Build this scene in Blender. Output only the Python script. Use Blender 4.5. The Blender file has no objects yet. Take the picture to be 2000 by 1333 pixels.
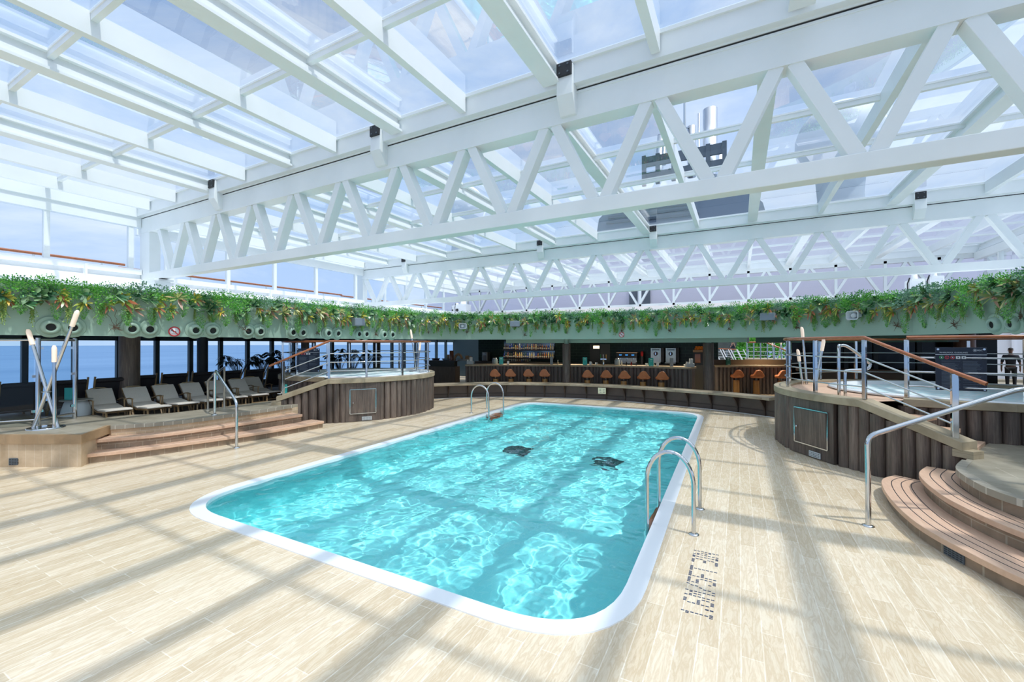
import bpy, bmesh, math, random
from mathutils import Vector, Matrix, Quaternion
S = bpy.context.scene
COL = S.collection
PI = math.pi
def R(d): return math.radians(d)
# ------------------------------------------------------------------ camera model (for reading positions off the photo)
F, H, YAW, PITCH, ROLL = 833.3, 2.1, R(28), R(.45), R(.15)
cy, sy, cp, sp = math.cos(YAW), math.sin(YAW), math.cos(PITCH), math.sin(PITCH)
fwd = Vector((-sy*cp, cy*cp, sp)); r0 = Vector((cy, sy, 0)); u0 = Vector((sy*sp, -cy*sp, cp))
cr, sr = math.cos(ROLL), math.sin(ROLL)
right = cr*r0 - sr*u0; upv = sr*r0 + cr*u0
def ray(x, y): return fwd + (x-1000)/F*right + (666.5-y)/F*upv
def P(x, y, z=0.):
    d = ray(x, y); t = (z-H)/d.z; return (d.x*t, d.y*t, z)
def PX(x, y, X):
    d = ray(x, y); t = X/d.x; return (X, d.y*t, H+d.z*t)
def PY(x, y, Y):
    d = ray(x, y); t = Y/d.y; return (d.x*t, Y, H+d.z*t)
cam = bpy.data.cameras.new('camera'); cam.sensor_width = 36; cam.lens = F*36/2000; cam.clip_end = 60000; cam.clip_start = .05
co = bpy.data.objects.new('camera', cam); COL.objects.link(co)
co.matrix_world = Matrix(((right.x, upv.x, -fwd.x, 0), (right.y, upv.y, -fwd.y, 0), (right.z, upv.z, -fwd.z, H), (0, 0, 0, 1)))
S.camera = co
# ------------------------------------------------------------------ mesh builder
class MB:
    def __init__(s): s.v = []; s.f = []; s.sm = []; s.mi = []; s.cur = 0
    def add(s, vs, fs, smooth=False):
        b = len(s.v); s.v += [tuple(v) for v in vs]
        for f in fs: s.f.append([b+i for i in f]); s.sm.append(smooth); s.mi.append(s.cur)
        return s
    def box(s, cx, cy, cz, sx, sy, sz, rz=0.):
        c, n = math.cos(rz), math.sin(rz); vs = []
        for dz in (-.5, .5):
            for dx, dy in ((-.5, -.5), (.5, -.5), (.5, .5), (-.5, .5)):
                x, y = dx*sx, dy*sy; vs.append((cx+x*c-y*n, cy+x*n+y*c, cz+dz*sz))
        return s.add(vs, [(3, 2, 1, 0), (4, 5, 6, 7), (0, 1, 5, 4), (1, 2, 6, 5), (2, 3, 7, 6), (3, 0, 4, 7)])
    def bb(s, x0, x1, y0, y1, z0, z1): return s.box((x0+x1)/2, (y0+y1)/2, (z0+z1)/2, abs(x1-x0), abs(y1-y0), abs(z1-z0))
    def bar(s, p, q, w, h, up=(0, 0, 1)):
        p, q = Vector(p), Vector(q); d = (q-p).normalized(); u = Vector(up)
        a = d.cross(u)
        if a.length < 1e-4: a = d.cross(Vector((1, 0, 0)))
        a.normalize(); b = a.cross(d); vs = []
        for c in (p, q):
            for i, j in ((-1, -1), (1, -1), (1, 1), (-1, 1)): vs.append(c+a*(i*w/2)+b*(j*h/2))
        return s.add(vs, [(3, 2, 1, 0), (4, 5, 6, 7), (0, 1, 5, 4), (1, 2, 6, 5), (2, 3, 7, 6), (3, 0, 4, 7)])
    def tube(s, pts, r, n=8, ry=None, closed=False):
        pts = [Vector(p) for p in pts]; m = len(pts); rings = []; a = None
        for i, p in enumerate(pts):
            if closed: t = pts[(i+1) % m]-pts[i-1]
            else: t = pts[min(i+1, m-1)]-pts[max(i-1, 0)]
            t.normalize()
            if a is None:
                a = t.cross(Vector((0, 0, 1)))
                if a.length < 1e-3: a = t.cross(Vector((0, 1, 0)))
            else: a = a-t*a.dot(t)
            a.normalize(); b = a.cross(t)
            rr = r[i] if isinstance(r, (list, tuple)) else r
            rings.append([p+a*(rr*math.cos(2*PI*k/n))+b*((ry or rr)*math.sin(2*PI*k/n)) for k in range(n)])
        vs = [v for g in rings for v in g]; fs = []
        for i in range(m if closed else m-1):
            for k in range(n):
                A = i*n; B = ((i+1) % m)*n; fs.append((A+k, A+(k+1) % n, B+(k+1) % n, B+k))
        s.add(vs, fs, True)
        if not closed:
            s.add(rings[0], [tuple(range(n))]); s.add(rings[-1], [tuple(range(n))])
        return s
    def lathe(s, prof, n=24, c=(0, 0, 0), cap=True, sx=1., sy=1.):
        vs = []; fs = []; m = len(prof)
        for r, z in prof:
            for k in range(n): vs.append((c[0]+sx*r*math.cos(2*PI*k/n), c[1]+sy*r*math.sin(2*PI*k/n), c[2]+z))
        for i in range(m-1):
            for k in range(n): fs.append((i*n+k, i*n+(k+1) % n, (i+1)*n+(k+1) % n, (i+1)*n+k))
        s.add(vs, fs, True)
        if cap:
            s.add(vs[:n], [tuple(range(n))]); s.add(vs[-n:], [tuple(range(n))])
        return s
    def prism(s, poly, z0, z1):
        n = len(poly); vs = [(x, y, z0) for x, y in poly]+[(x, y, z1) for x, y in poly]
        return s.add(vs, [tuple(range(n))[::-1], tuple(range(n, 2*n))]+[(i, (i+1) % n, n+(i+1) % n, n+i) for i in range(n)])
    def sweep(s, path, prof, nrm=1, closed=False, smooth=False, caps=True):
        """profile (offset, z) polygon carried along a plan path; prof may be a function of the index"""
        m = len(path); N = normals(path, closed); rings = []
        for i in range(m):
            pr = prof(i) if callable(prof) else prof
            rings.append([(path[i][0]+N[i][0]*o*nrm, path[i][1]+N[i][1]*o*nrm, z) for o, z in pr])
        k = len(rings[0]); vs = [v for g in rings for v in g]; fs = []
        for i in range(m if closed else m-1):
            A = i*k; B = ((i+1) % m)*k
            for j in range(k): fs.append((A+j, A+(j+1) % k, B+(j+1) % k, B+j))
        s.add(vs, fs, smooth)
        if caps and not closed: s.add(rings[0], [tuple(range(k))]); s.add(rings[-1], [tuple(range(k))])
        return s
    def leaf(s, base, d, up, L, w, droop=.3, prof=((0, .15), (.35, 1), (.75, .75), (1, 0))):
        base, d, up = Vector(base), Vector(d).normalized(), Vector(up)
        a = d.cross(up)
        if a.length < 1e-3: a = d.cross(Vector((1, .3, 0)))
        a.normalize(); vs = []
        for t, ww in prof:
            c = base+d*(L*t)+Vector((0, 0, -droop*L*t*t))
            vs += [c-a*(w*ww/2), c+a*(w*ww/2)]
        return s.add(vs, [(2*i, 2*i+1, 2*i+3, 2*i+2) for i in range(len(prof)-1)], True)
    def build(s, name, mats, parent=None, loc=None, recalc=True, bevel=0, rz=0):
        me = bpy.data.meshes.new(name); me.from_pydata(s.v, [], s.f)
        for m in (mats if isinstance(mats, (list, tuple)) else [mats]): me.materials.append(m)
        me.polygons.foreach_set('use_smooth', s.sm); me.polygons.foreach_set('material_index', s.mi)
        if recalc:
            bm = bmesh.new(); bm.from_mesh(me); bmesh.ops.recalc_face_normals(bm, faces=bm.faces); bm.to_mesh(me); bm.free()
        me.update()
        o = bpy.data.objects.new(name, me); COL.objects.link(o)
        if parent is not None: o.parent = parent
        if loc is not None: o.location = loc
        if rz: o.rotation_euler.z = rz
        if bevel:
            b = o.modifiers.new('bevel', 'BEVEL'); b.width = bevel; b.segments = 2; b.limit_method = 'ANGLE'; b.angle_limit = R(40)
        return o
def normals(path, closed=False):
    m = len(path); out = []
    for i in range(m):
        if closed: a, b = path[i-1], path[(i+1) % m]
        else: a, b = path[max(i-1, 0)], path[min(i+1, m-1)]
        tx, ty = b[0]-a[0], b[1]-a[1]; L = math.hypot(tx, ty) or 1; out.append((ty/L, -tx/L))
    return out
def catmull(pts, n=8):
    out = []; m = len(pts)
    for i in range(m-1):
        p0, p1, p2, p3 = pts[max(i-1, 0)], pts[i], pts[i+1], pts[min(i+2, m-1)]
        for k in range(n):
            t = k/n
            out.append(tuple(.5*(2*b+(c-a)*t+(2*a-5*b+4*c-d)*t*t+(3*b-a-3*c+d)*t**3) for a, b, c, d in zip(p0, p1, p2, p3)))
    out.append(tuple(pts[-1])); return out
def resample(path, step):
    out = [path[0]]; acc = 0; 
    for a, b in zip(path, path[1:]):
        L = math.dist(a, b)
        if L == 0: continue
        t = step-acc
        while t <= L:
            out.append(tuple(x+(y-x)*t/L for x, y in zip(a, b))); t += step
        acc = (acc+L) % step
    return out
def offset(path, d):
    N = normals(path); return [(p[0]+n[0]*d, p[1]+n[1]*d)+tuple(p[2:]) for p, n in zip(path, N)]
def tag(o, label=None, cat=None, group=None, kind=None):
    if label: o['label'] = label
    if cat: o['category'] = cat
    if group: o['group'] = group
    if kind: o['kind'] = kind
    return o
def thing(name, label, cat, loc=(0, 0, 0), rz=0., group=None, kind=None):
    o = bpy.data.objects.new(name, None); COL.objects.link(o); o.location = loc; o.rotation_euler.z = rz; o.empty_display_size = .1
    return tag(o, label, cat, group, kind)
KIDS = {}
def copy_tree(o, parent=None):
    c = o.copy(); COL.objects.link(c)
    if parent is not None: c.parent = parent
    for ch in list(o.children): copy_tree(ch, c)
    return c
# ------------------------------------------------------------------ materials
def lin(c): return tuple((x/255)/12.92 if x/255 <= .04045 else ((x/255+.055)/1.055)**2.4 for x in c[:3])+(1,)
def newmat(n):
    m = bpy.data.materials.new(n); m.use_nodes = True; nt = m.node_tree; b = nt.nodes['Principled BSDF']; return m, nt, b
def node(nt, t, **k):
    n = nt.nodes.new(t)
    for a, v in k.items():
        if a in n.inputs: n.inputs[a].default_value = v
        else: setattr(n, a, v)
    return n
def ramp(nt, fac, stops):
    r = nt.nodes.new('ShaderNodeValToRGB'); e = r.color_ramp.elements
    while len(e) < len(stops): e.new(.5)
    for x, (p, c) in zip(e, stops): x.position = p; x.color = lin(c)
    nt.links.new(fac, r.inputs[0]); return r.outputs[0]
def coords(nt, scale=(1, 1, 1), rot=(0, 0, 0), kind='Object'):
    t = nt.nodes.new('ShaderNodeTexCoord'); m = nt.nodes.new('ShaderNodeMapping')
    m.inputs['Scale'].default_value = scale; m.inputs['Rotation'].default_value = rot
    nt.links.new(t.outputs[kind], m.inputs[0]); return m.outputs[0]
def noise(nt, vec, scale, detail=4, rough=.55, dist=0.):
    n = node(nt, 'ShaderNodeTexNoise', Scale=scale, Detail=detail, Roughness=rough, Distortion=dist); nt.links.new(vec, n.inputs['Vector']); return n.outputs[0]
def bump(nt, b, h, strength=.2, dist=.01):
    n = node(nt, 'ShaderNodeBump', Strength=strength, Distance=dist); nt.links.new(h, n.inputs['Height']); nt.links.new(n.outputs[0], b.inputs['Normal'])
def mat(n, col, rough=.5, metal=0., spec=.5, var=None, scale=6, stretch=(1, 1, 1), bmp=0., coat=0.):
    m, nt, b = newmat(n); b.inputs['Base Color'].default_value = lin(col); b.inputs['Roughness'].default_value = rough
    b.inputs['Metallic'].default_value = metal; b.inputs['Specular IOR Level'].default_value = spec
    if coat: b.inputs['Coat Weight'].default_value = coat; b.inputs['Coat Roughness'].default_value = .08
    if var or bmp:
        f = noise(nt, coords(nt, stretch), scale)
        if var: nt.links.new(ramp(nt, f, [(.3, col), (.7, var)]), b.inputs['Base Color'])
        if bmp: bump(nt, b, f, bmp)
    return m
def emit(n, col, s=1.):
    m, nt, b = newmat(n); b.inputs['Base Color'].default_value = lin(col); b.inputs['Emission Color'].default_value = lin(col); b.inputs['Emission Strength'].default_value = s; return m
def glassmat(n, tint, refl=1., ior=1.45, rough=0.):
    m = bpy.data.materials.new(n); m.use_nodes = True; nt = m.node_tree; nt.nodes.clear()
    o = nt.nodes.new('ShaderNodeOutputMaterial'); t = nt.nodes.new('ShaderNodeBsdfTransparent'); t.inputs[0].default_value = tint+(1,)
    g = node(nt, 'ShaderNodeBsdfGlossy', Roughness=rough); g.inputs[0].default_value = (refl, refl, refl, 1)
    f = node(nt, 'ShaderNodeFresnel', IOR=ior); x = nt.nodes.new('ShaderNodeMixShader')
    k = node(nt, 'ShaderNodeMath', operation='MULTIPLY'); k.inputs[1].default_value = refl; g.inputs[0].default_value = (1, 1, 1, 1)
    nt.links.new(f.outputs[0], k.inputs[0]); nt.links.new(k.outputs[0], x.inputs[0]); nt.links.new(t.outputs[0], x.inputs[1]); nt.links.new(g.outputs[0], x.inputs[2]); nt.links.new(x.outputs[0], o.inputs[0]); return m
def tiles(n, c1, c2, mortar, w, h, msize=.01, axis='xy', rough=.5, off=.5, streak=None, sscale=(1, 1, 1), bmp=.1, spec=.4):
    m, nt, b = newmat(n); t = nt.nodes.new('ShaderNodeTexCoord'); sx = nt.nodes.new('ShaderNodeSeparateXYZ'); cx = nt.nodes.new('ShaderNodeCombineXYZ')
    nt.links.new(t.outputs['Object'], sx.inputs[0])
    if axis == 'yx': nt.links.new(sx.outputs[1], cx.inputs[0]); nt.links.new(sx.outputs[0], cx.inputs[1])
    elif axis == 'xy': nt.links.new(sx.outputs[0], cx.inputs[0]); nt.links.new(sx.outputs[1], cx.inputs[1])
    else:
        a = node(nt, 'ShaderNodeMath', operation='ADD'); nt.links.new(sx.outputs[0], a.inputs[0]); nt.links.new(sx.outputs[1], a.inputs[1])
        nt.links.new(a.outputs[0], cx.inputs[0]); nt.links.new(sx.outputs[2], cx.inputs[1])
    br = node(nt, 'ShaderNodeTexBrick', Scale=1., offset=off); br.inputs['Color1'].default_value = lin(c1); br.inputs['Color2'].default_value = lin(c2); br.inputs['Mortar'].default_value = lin(mortar)
    br.inputs['Mortar Size'].default_value = msize; br.inputs['Brick Width'].default_value = w; br.inputs['Row Height'].default_value = h; br.inputs['Bias'].default_value = 0
    nt.links.new(cx.outputs[0], br.inputs['Vector']); colr = br.outputs[0]
    f = noise(nt, coords(nt, sscale), 2.2, 7, .62, .6)
    if streak:
        r = ramp(nt, f, streak); mx = node(nt, 'ShaderNodeMixRGB', blend_type='MULTIPLY'); mx.inputs[0].default_value = 1
        nt.links.new(colr, mx.inputs[1]); nt.links.new(r, mx.inputs[2]); colr = mx.outputs[0]
    nt.links.new(colr, b.inputs['Base Color']); b.inputs['Roughness'].default_value = rough; b.inputs['Specular IOR Level'].default_value = spec
    if bmp: bump(nt, b, f, bmp, .02)
    return m
WHITE = mat('white_paint', (236, 240, 240), .32, spec=.5, var=(228, 233, 232), scale=1.2)
WHITE2 = mat('white_bulwark_paint', (240, 242, 243), .45)
GREEN = mat('pale_green_paint', (158, 184, 166), .38, var=(150, 177, 158), scale=.8)
DKGREEN = mat('dark_green_soffit', (52, 70, 62), .6)
CHROME = mat('polished_steel', (205, 207, 208), .09, 1.)
BRUSHED = mat('brushed_steel', (175, 176, 172), .3, 1., var=(150, 150, 146), scale=30, stretch=(1, 1, .05))
TEAK = mat('varnished_teak', (176, 104, 56), .25, var=(140, 74, 36), scale=9, stretch=(1, 1, 6), coat=.5)
TREAD = mat('pale_teak_decking', (216, 182, 155), .55, var=(204, 168, 141), scale=14, stretch=(3, .4, 1), bmp=.05)
CAULK = mat('black_caulk', (38, 40, 46), .6)
STONE = tiles('beige_stone_slab', (184, 172, 150), (172, 160, 136), (160, 150, 130), .62, .62, .004, 'wall', .5, streak=[(.3, (205, 200, 190)), (.7, (255, 252, 246))], bmp=.06)
RISER = tiles('taupe_riser_tile', (168, 150, 130), (156, 138, 120), (190, 180, 162), .27, .26, .006, 'wall', .5, streak=[(.3, (190, 186, 180)), (.7, (255, 250, 245))], bmp=.08)
BLOCK = tiles('sand_block_tile', (216, 198, 172), (206, 186, 158), (224, 212, 192), .2, .42, .006, 'wall', .5, streak=[(.3, (215, 205, 192)), (.7, (255, 250, 245))], bmp=.08)
PAVE = tiles('grey_beige_paving', (176, 170, 154), (166, 160, 144), (196, 190, 176), .8, .5, .006, 'xy', .42, streak=[(.25, (200, 196, 188)), (.7, (255, 253, 250))], bmp=.08)
FLOORM = tiles('wet_travertine_planks', (233, 221, 199), (216, 201, 175), (240, 232, 216), .9, .135, .004, 'yx', .24, .37,
               streak=[(.25, (220, 206, 190)), (.4, (255, 252, 247)), (.5, (238, 229, 216)), (.6, (255, 254, 251)), (.72, (240, 232, 220)), (.85, (222, 208, 192))], sscale=(9, 1.5, 1), bmp=.05, spec=.5)
def cladmat():
    m, nt, b = newmat('brown_bark_cladding'); f = noise(nt, coords(nt, (46, 46, 2.2)), 1., 5, .7); g = noise(nt, coords(nt, (3, 3, .4)), 1., 3)
    a = node(nt, 'ShaderNodeMath', operation='ADD'); nt.links.new(f, a.inputs[0]); nt.links.new(g, a.inputs[1])
    h = node(nt, 'ShaderNodeMath', operation='MULTIPLY'); h.inputs[1].default_value = .5; nt.links.new(a.outputs[0], h.inputs[0])
    nt.links.new(ramp(nt, h.outputs[0], [(.32, (52, 44, 40)), (.5, (96, 84, 76)), (.66, (136, 120, 108))]), b.inputs['Base Color']); b.inputs['Roughness'].default_value = .55; bump(nt, b, f, .25, .01); return m
CLAD = cladmat()
DARKCLAD = mat('charcoal_ribbed_panel', (112, 104, 98), .6, var=(92, 85, 80), scale=20, stretch=(1, 1, .1))
COPING = mat('white_coping', (238, 241, 243), .22)
POOLT = tiles('turquoise_mosaic', (196, 250, 250), (184, 246, 248), (204, 252, 252), .1, .1, .004, 'xy', .4, streak=None, bmp=0)
POOLW = tiles('turquoise_wall_mosaic', (176, 244, 246), (164, 238, 242), (190, 246, 248), .1, .1, .004, 'wall', .4, bmp=0)
BASIN = mat('white_acrylic', (236, 240, 242), .2)
PANE = glassmat('roof_glass', (.92, .95, .975), .28, 1.35)
SIDEG = glassmat('side_glass', (.93, .96, .98), .35, 1.35)
LOUNGEG = glassmat('tinted_window_glass', (.70, .82, .92), .35, 1.4)
RAILG = glassmat('balustrade_glass', (.78, .87, .9), .5, 1.4)
DARKGLASS = mat('dark_mirror_glass', (12, 13, 13), .1, spec=.22)
BLACK = mat('black_rubber', (30, 31, 34), .5)
DGREY = mat('dark_grey_metal', (86, 96, 104), .5)
DKWIN = mat('dark_teal_frame', (44, 62, 66), .45)
NAVY = mat('navy_board', (14, 24, 44), .25)
INK = mat('pale_lettering', (190, 200, 210), .5)
RED = mat('red_paint', (200, 40, 42), .4)
SOFFIT = mat('grey_lounge_ceiling', (176, 178, 174), .7)
CUSH = mat('taupe_cushion', (214, 208, 198), .85, var=(204, 198, 187), scale=60)
LFRAME = mat('lounger_wood', (150, 124, 88), .5, var=(128, 104, 72), scale=12)
DSLING = mat('dark_sling_fabric', (40, 38, 42), .8)
TURQ = mat('turquoise_card', (64, 188, 180), .45)
GREYB = mat('grey_box', (138, 148, 156), .45)
LGREY = mat('light_grey_plastic', (196, 202, 204), .45)
SKY, SUN, EXPO = 1.36, 2.45, 0.02
# ================================================================== POOL DECK, POOL
def rquad(cs, r, n=10):
    """rounded quad (counter-clockwise corners)"""
    out = []; m = len(cs)
    for i in range(m):
        c = Vector(cs[i]); a = (Vector(cs[i-1])-c).normalized(); b = (Vector(cs[(i+1) % m])-c).normalized()
        for k in range(n+1):
            t = k/n; p = c+a*r*(1-t)**2*1.0+b*r*t**2   # quadratic corner
            out.append((p.x, p.y))
    return out
NL, NR, FR, FL = (-6.66, 2.78), (-.69, 2.78), (-.9, 14.12), (-6.94, 14.05)
outer = rquad([NL, NR, FR, FL], 1.0)
def inset(d): return [(p[0]-n[0]*d, p[1]-n[1]*d) for p, n in zip(outer, normals(outer, True))]
inner = inset(.17)
fl = MB()
bm = bmesh.new()
def loop(poly, z):
    vs = [bm.verts.new((x, y, z)) for x, y in poly]; return [bm.edges.new((vs[i], vs[(i+1) % len(vs)])) for i in range(len(vs))]
e = loop([(-19, -5), (13, -5), (13, 24), (-19, 24)], 0)+loop(outer, 0)
bmesh.ops.triangle_fill(bm, use_beauty=True, edges=e); bmesh.ops.recalc_face_normals(bm, faces=bm.faces)
me = bpy.data.meshes.new('floor'); bm.to_mesh(me); bm.free(); me.materials.append(FLOORM)
if me.polygons[0].normal.z < 0: me.flip_normals()
floor = bpy.data.objects.new('floor', me); COL.objects.link(floor)
tag(floor, 'wet cream travertine deck around the swimming pool', 'floor', kind='structure')
c = MB(); c.sweep(outer, [(0, 0), (0, .012), (-.17, .008), (-.17, -.12), (-.05, -.12)], 1, True)
tag(c.build('pool_coping', COPING), 'white rounded border running round the swimming pool', 'pool edge', kind='structure')
b = MB(); b.cur = 0; b.sweep(inset(.15), [(0, -.1), (0, -1.45), (.1, -1.45), (.1, -.1)], 1, True); b.cur = 1; b.prism(inset(.1), -1.5, -1.44)
basin = b.build('pool_basin', [POOLW, POOLT]); tag(basin, 'turquoise tiled basin of the swimming pool', 'pool', kind='structure')
# water: real waves, real refraction
random.seed(11)
WV = []; WA = .0036
for i in range(34):
    lam = .11*1.066**i; k = 2*PI/lam
    WV.append((random.gauss(.5, .9) if i % 3 else random.uniform(0, 6.28), k, random.uniform(0, 6.28), WA*lam**1.0*random.uniform(.6, 1.2)))
def wave(x, y):
    wx = x+.10*math.sin(1.7*y+.6*x)+.05*math.sin(4.1*x-2.7*y); wy = y+.12*math.sin(1.3*x-.8*y)+.05*math.sin(3.3*y+2.9*x); s = 0
    for a, k, p, A in WV: s += A*math.sin(k*(wx*math.cos(a)+wy*math.sin(a))+p)
    return s
wi = inset(.16)
def xr(y):
    xs = []
    for i in range(len(wi)):
        (x0, y0), (x1, y1) = wi[i], wi[(i+1) % len(wi)]
        if (y0-y)*(y1-y) <= 0 and y0 != y1: xs.append(x0+(x1-x0)*(y-y0)/(y1-y0))
    return min(xs), max(xs)
y0, y1 = min(p[1] for p in wi)+.002, max(p[1] for p in wi)-.002
NX, NY = 230, 440; w = MB(); vs = []
for j in range(NY):
    t = j/(NY-1); t = .5-.5*math.cos(PI*t) if t < .06 or t > .94 else t
    y = y0+(y1-y0)*j/(NY-1); a, bb_ = xr(y)
    for i in range(NX):
        x = a+(bb_-a)*i/(NX-1); vs.append((x, y, -.035+wave(x, y)))
w.add(vs, [(j*NX+i, j*NX+i+1, (j+1)*NX+i+1, (j+1)*NX+i) for j in range(NY-1) for i in range(NX-1)], True)
wm = bpy.data.materials.new('pool_water'); wm.use_nodes = True; nt = wm.node_tree; nt.nodes.clear()
o_ = nt.nodes.new('ShaderNodeOutputMaterial'); rf = node(nt, 'ShaderNodeBsdfRefraction', IOR=1.33, Roughness=0.); rf.inputs[0].default_value = (.69, .99, 1, 1)
gl = node(nt, 'ShaderNodeBsdfGlossy', Roughness=0.); fr = node(nt, 'ShaderNodeFresnel', IOR=1.33); mx = nt.nodes.new('ShaderNodeMixShader')
nt.links.new(fr.outputs[0], mx.inputs[0]); nt.links.new(rf.outputs[0], mx.inputs[1]); nt.links.new(gl.outputs[0], mx.inputs[2]); nt.links.new(mx.outputs[0], o_.inputs[0])
water = w.build('pool_water', wm, recalc=False); tag(water, 'rippling turquoise water filling the swimming pool', 'water', kind='structure')
water.cycles.is_caustics_caster = True; basin.cycles.is_caustics_receiver = True
for i, (px, py) in enumerate([(1010, 880), (1186, 905)]):
    q = P(px, py, -.035); d_ = ray(px, py); u_ = math.hypot(d_.x, d_.y); s_ = u_/d_.length/1.33; k_ = 1.39*s_/math.sqrt(1-s_*s_)/u_; q = (q[0]+d_.x*k_, q[1]+d_.y*k_)
    d = MB(); d.box(0, 0, .012, .62, .62, .02); g = thing('pool_drain', 'dark square drain on the pool floor, %s of two' % ('farther to the left' if i == 0 else 'nearer the metal ladder'), 'drain', (q[0], q[1], -1.44), group='pool floor drains')
    d.build('drain_frame', DGREY, g).cycles.is_caustics_receiver = True; gr = MB()
    for k in range(9): gr.box(-.26+.065*k, 0, .026, .03, .54, .012)
    gr.build('grate', mat('drain_grate', (24, 58, 66), .5), g).cycles.is_caustics_receiver = True
# ladders
def ladder(label, xin, xout, ys, zt, name='pool_ladder'):
    t = thing(name, label, 'pool ladder', (xout, (ys[0]+ys[1])/2, 0)); ox, oy = t.location.x, t.location.y; sgn = 1 if xin > xout else -1
    for y in ys:
        r = abs(xin-xout)/2; cx = (xin+xout)/2; k = .36*zt/.9
        pts = [(xout-ox, y-oy, 0), (xout-ox, y-oy, zt-k*.95)]
        pts += [(cx-ox-sgn*r*math.cos(a), y-oy, zt-k+k*math.sin(a)) for a in [PI*i/16 for i in range(1, 16)]]
        pts += [(xin-ox, y-oy, zt-k*.95), (xin-ox, y-oy, -1.05)]
        MB().tube(pts, .024, 12).build('handrail', CHROME, t)
        MB().lathe([(.055, 0), (.055, .008), (.03, .014)], 20, (xout-ox, y-oy, .001)).build('flange', CHROME, t)
    for k in range(3):
        z = -.13-.28*k; m = MB(); m.box(xin-ox-sgn*.07, 0, z, .2, abs(ys[1]-ys[0])-.04, .05)
        m.build('tread', mat('ladder_tread', (206, 96, 66), .5), t, bevel=.008).cycles.is_caustics_receiver = True
    return t
ladder('curved chrome pool ladder at the near right edge of the pool', -.95, -.45, (5.1, 5.92), .88)
ladder('small chrome pool ladder at the far left edge of the pool', -6.62, -7.24, (10.95, 11.85), .86)
# depth mark, mosaic letters read from the left side of the deck
FONT = {'1': '00100 01100 00100 00100 00100 00100 01110', '.': '00000 00000 00000 00000 00000 01100 01100', '6': '01110 10000 10000 11110 10001 10001 01110',
        'M': '10001 11011 10101 10101 10001 10001 10001', '/': '00001 00010 00010 00100 01000 01000 10000', '5': '11111 10000 11110 00001 00001 10001 01110', 'F': '11111 10000 10000 11110 10000 10000 10000',
        'T': '11111 00100 00100 00100 00100 00100 00100', ' ': '', '3': '11110 00001 00001 01110 00001 00001 11110', 'I': '111 010 010 010 010 010 111', 'N': '10001 11001 10101 10101 10011 10001 10001'}
m = MB(); yy = 3.57; 
txt = '1.6M/5FT 3IN'
wid = [0.55 if ch in '.I' else .5 if ch == ' ' else 1 for ch in txt]; unit = 1.17/(sum(wid))
for ch, wd in zip(txt, wid):
    rows = FONT[ch].split(); adv = unit*wd
    for r_, row in enumerate(rows):
        n = len(row); st = adv/(n+1)
        for c_, bit in enumerate(row):
            if bit == '1': m.box(-.405+.034*r_, yy+st*(c_+.5), .0015, .025, st*.48, .003)
    yy += adv
tag(m.build('depth_marking', mat('navy_mosaic', (62, 76, 104), .4)), 'blue mosaic depth marking 1.6M/5FT 3IN set in the deck beside the pool', 'floor marking')
# ================================================================== LEFT TERRACE AND STEPS
ZT = .56
def solid(name, poly, z0, z1, m_side, m_top, label, cat, cap=.05, over=.03, kind='structure'):
    mb = MB(); mb.cur = 0; mb.prism(poly, z0, z1-cap); mb.cur = 1
    N = normals(poly, True); A = sum(a[0]*b[1]-b[0]*a[1] for a, b in zip(poly, poly[1:]+poly[:1])); sg = 1 if A > 0 else -1
    mb.prism([(p[0]+n[0]*over*sg, p[1]+n[1]*over*sg) for p, n in zip(poly, N)], z1-cap, z1)
    return tag(mb.build(name, [m_side, m_top]), label, cat, kind=kind)
Ledge = [(-10.74, 3.6)]+catmull([(-10.62, 3.62), (-10.1, 4.51), (-10.03, 5.48), (-10.03, 6.3), (-10.1, 7.0)], 6)
LB = (-10.03, 3.02)
strip = [(-18, -4.5), (-15.2, -.6), (-11.3, 2.34), LB]+Ledge+[(-10.3, 8.2), (-11.35, 8.3), (-11.38, 7.1), (-11.36, 5.9), (-11.4, 4.95), (-11.75, 4.5), (-12.5, 4.1), (-13.4, 3.4), (-18, 3.0)]
terL = strip
low = [(-18, 2.9), (-13.3, 3.3), (-12.4, 4.0), (-11.6, 4.4), (-11.3, 4.9), (-11.3, 8.2), (-10.3, 8.1), (-10.3, 11.9), (-12.3, 14.2), (-18, 15)]
ZL = .44
lw = MB(); lw.prism(low, 0, ZL); tag(lw.build('floor', mat('dark_lounge_carpet', (120, 108, 96), .8, var=(104, 94, 84), scale=30)), 'dark floor of the window lounge behind the paved edge', 'floor', kind='structure')
solid('floor', terL, 0, ZT, BLOCK, PAVE, 'raised beige lounge terrace along the windows, up three steps from the pool deck', 'floor', .07, .0)
capb = MB(); capb.sweep([(-15.2, -.6), (-11.3, 2.34), (-10.01, 3.02), (-10.72, 3.62)], [(-.05, .41), (.035, .41), (.035, ZT+.004), (-.05, ZT+.004)], 1)
tag(capb.build('terrace_coping', tiles('tan_cap_tile', (186, 160, 128), (172, 146, 114), (170, 150, 122), .38, .3, .006, 'wall', .5, streak=[(.3, (210, 205, 196)), (.7, (255, 250, 244))])), 'tan tiled coping round the front of the raised left terrace', 'coping', kind='structure')
capd = MB(); capd.sweep(Ledge[1:], [(-.06, ZT-.07), (.035, ZT-.07), (.035, ZT+.004), (-.06, ZT+.004)], 1)
tag(capd.build('terrace_nosing', tiles('grey_nosing_tile', (150, 144, 130), (140, 134, 120), (190, 184, 170), .2, .12, .008, 'wall', .45)), 'grey tiled nosing at the top of the left terrace steps', 'nosing', kind='structure')
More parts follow.
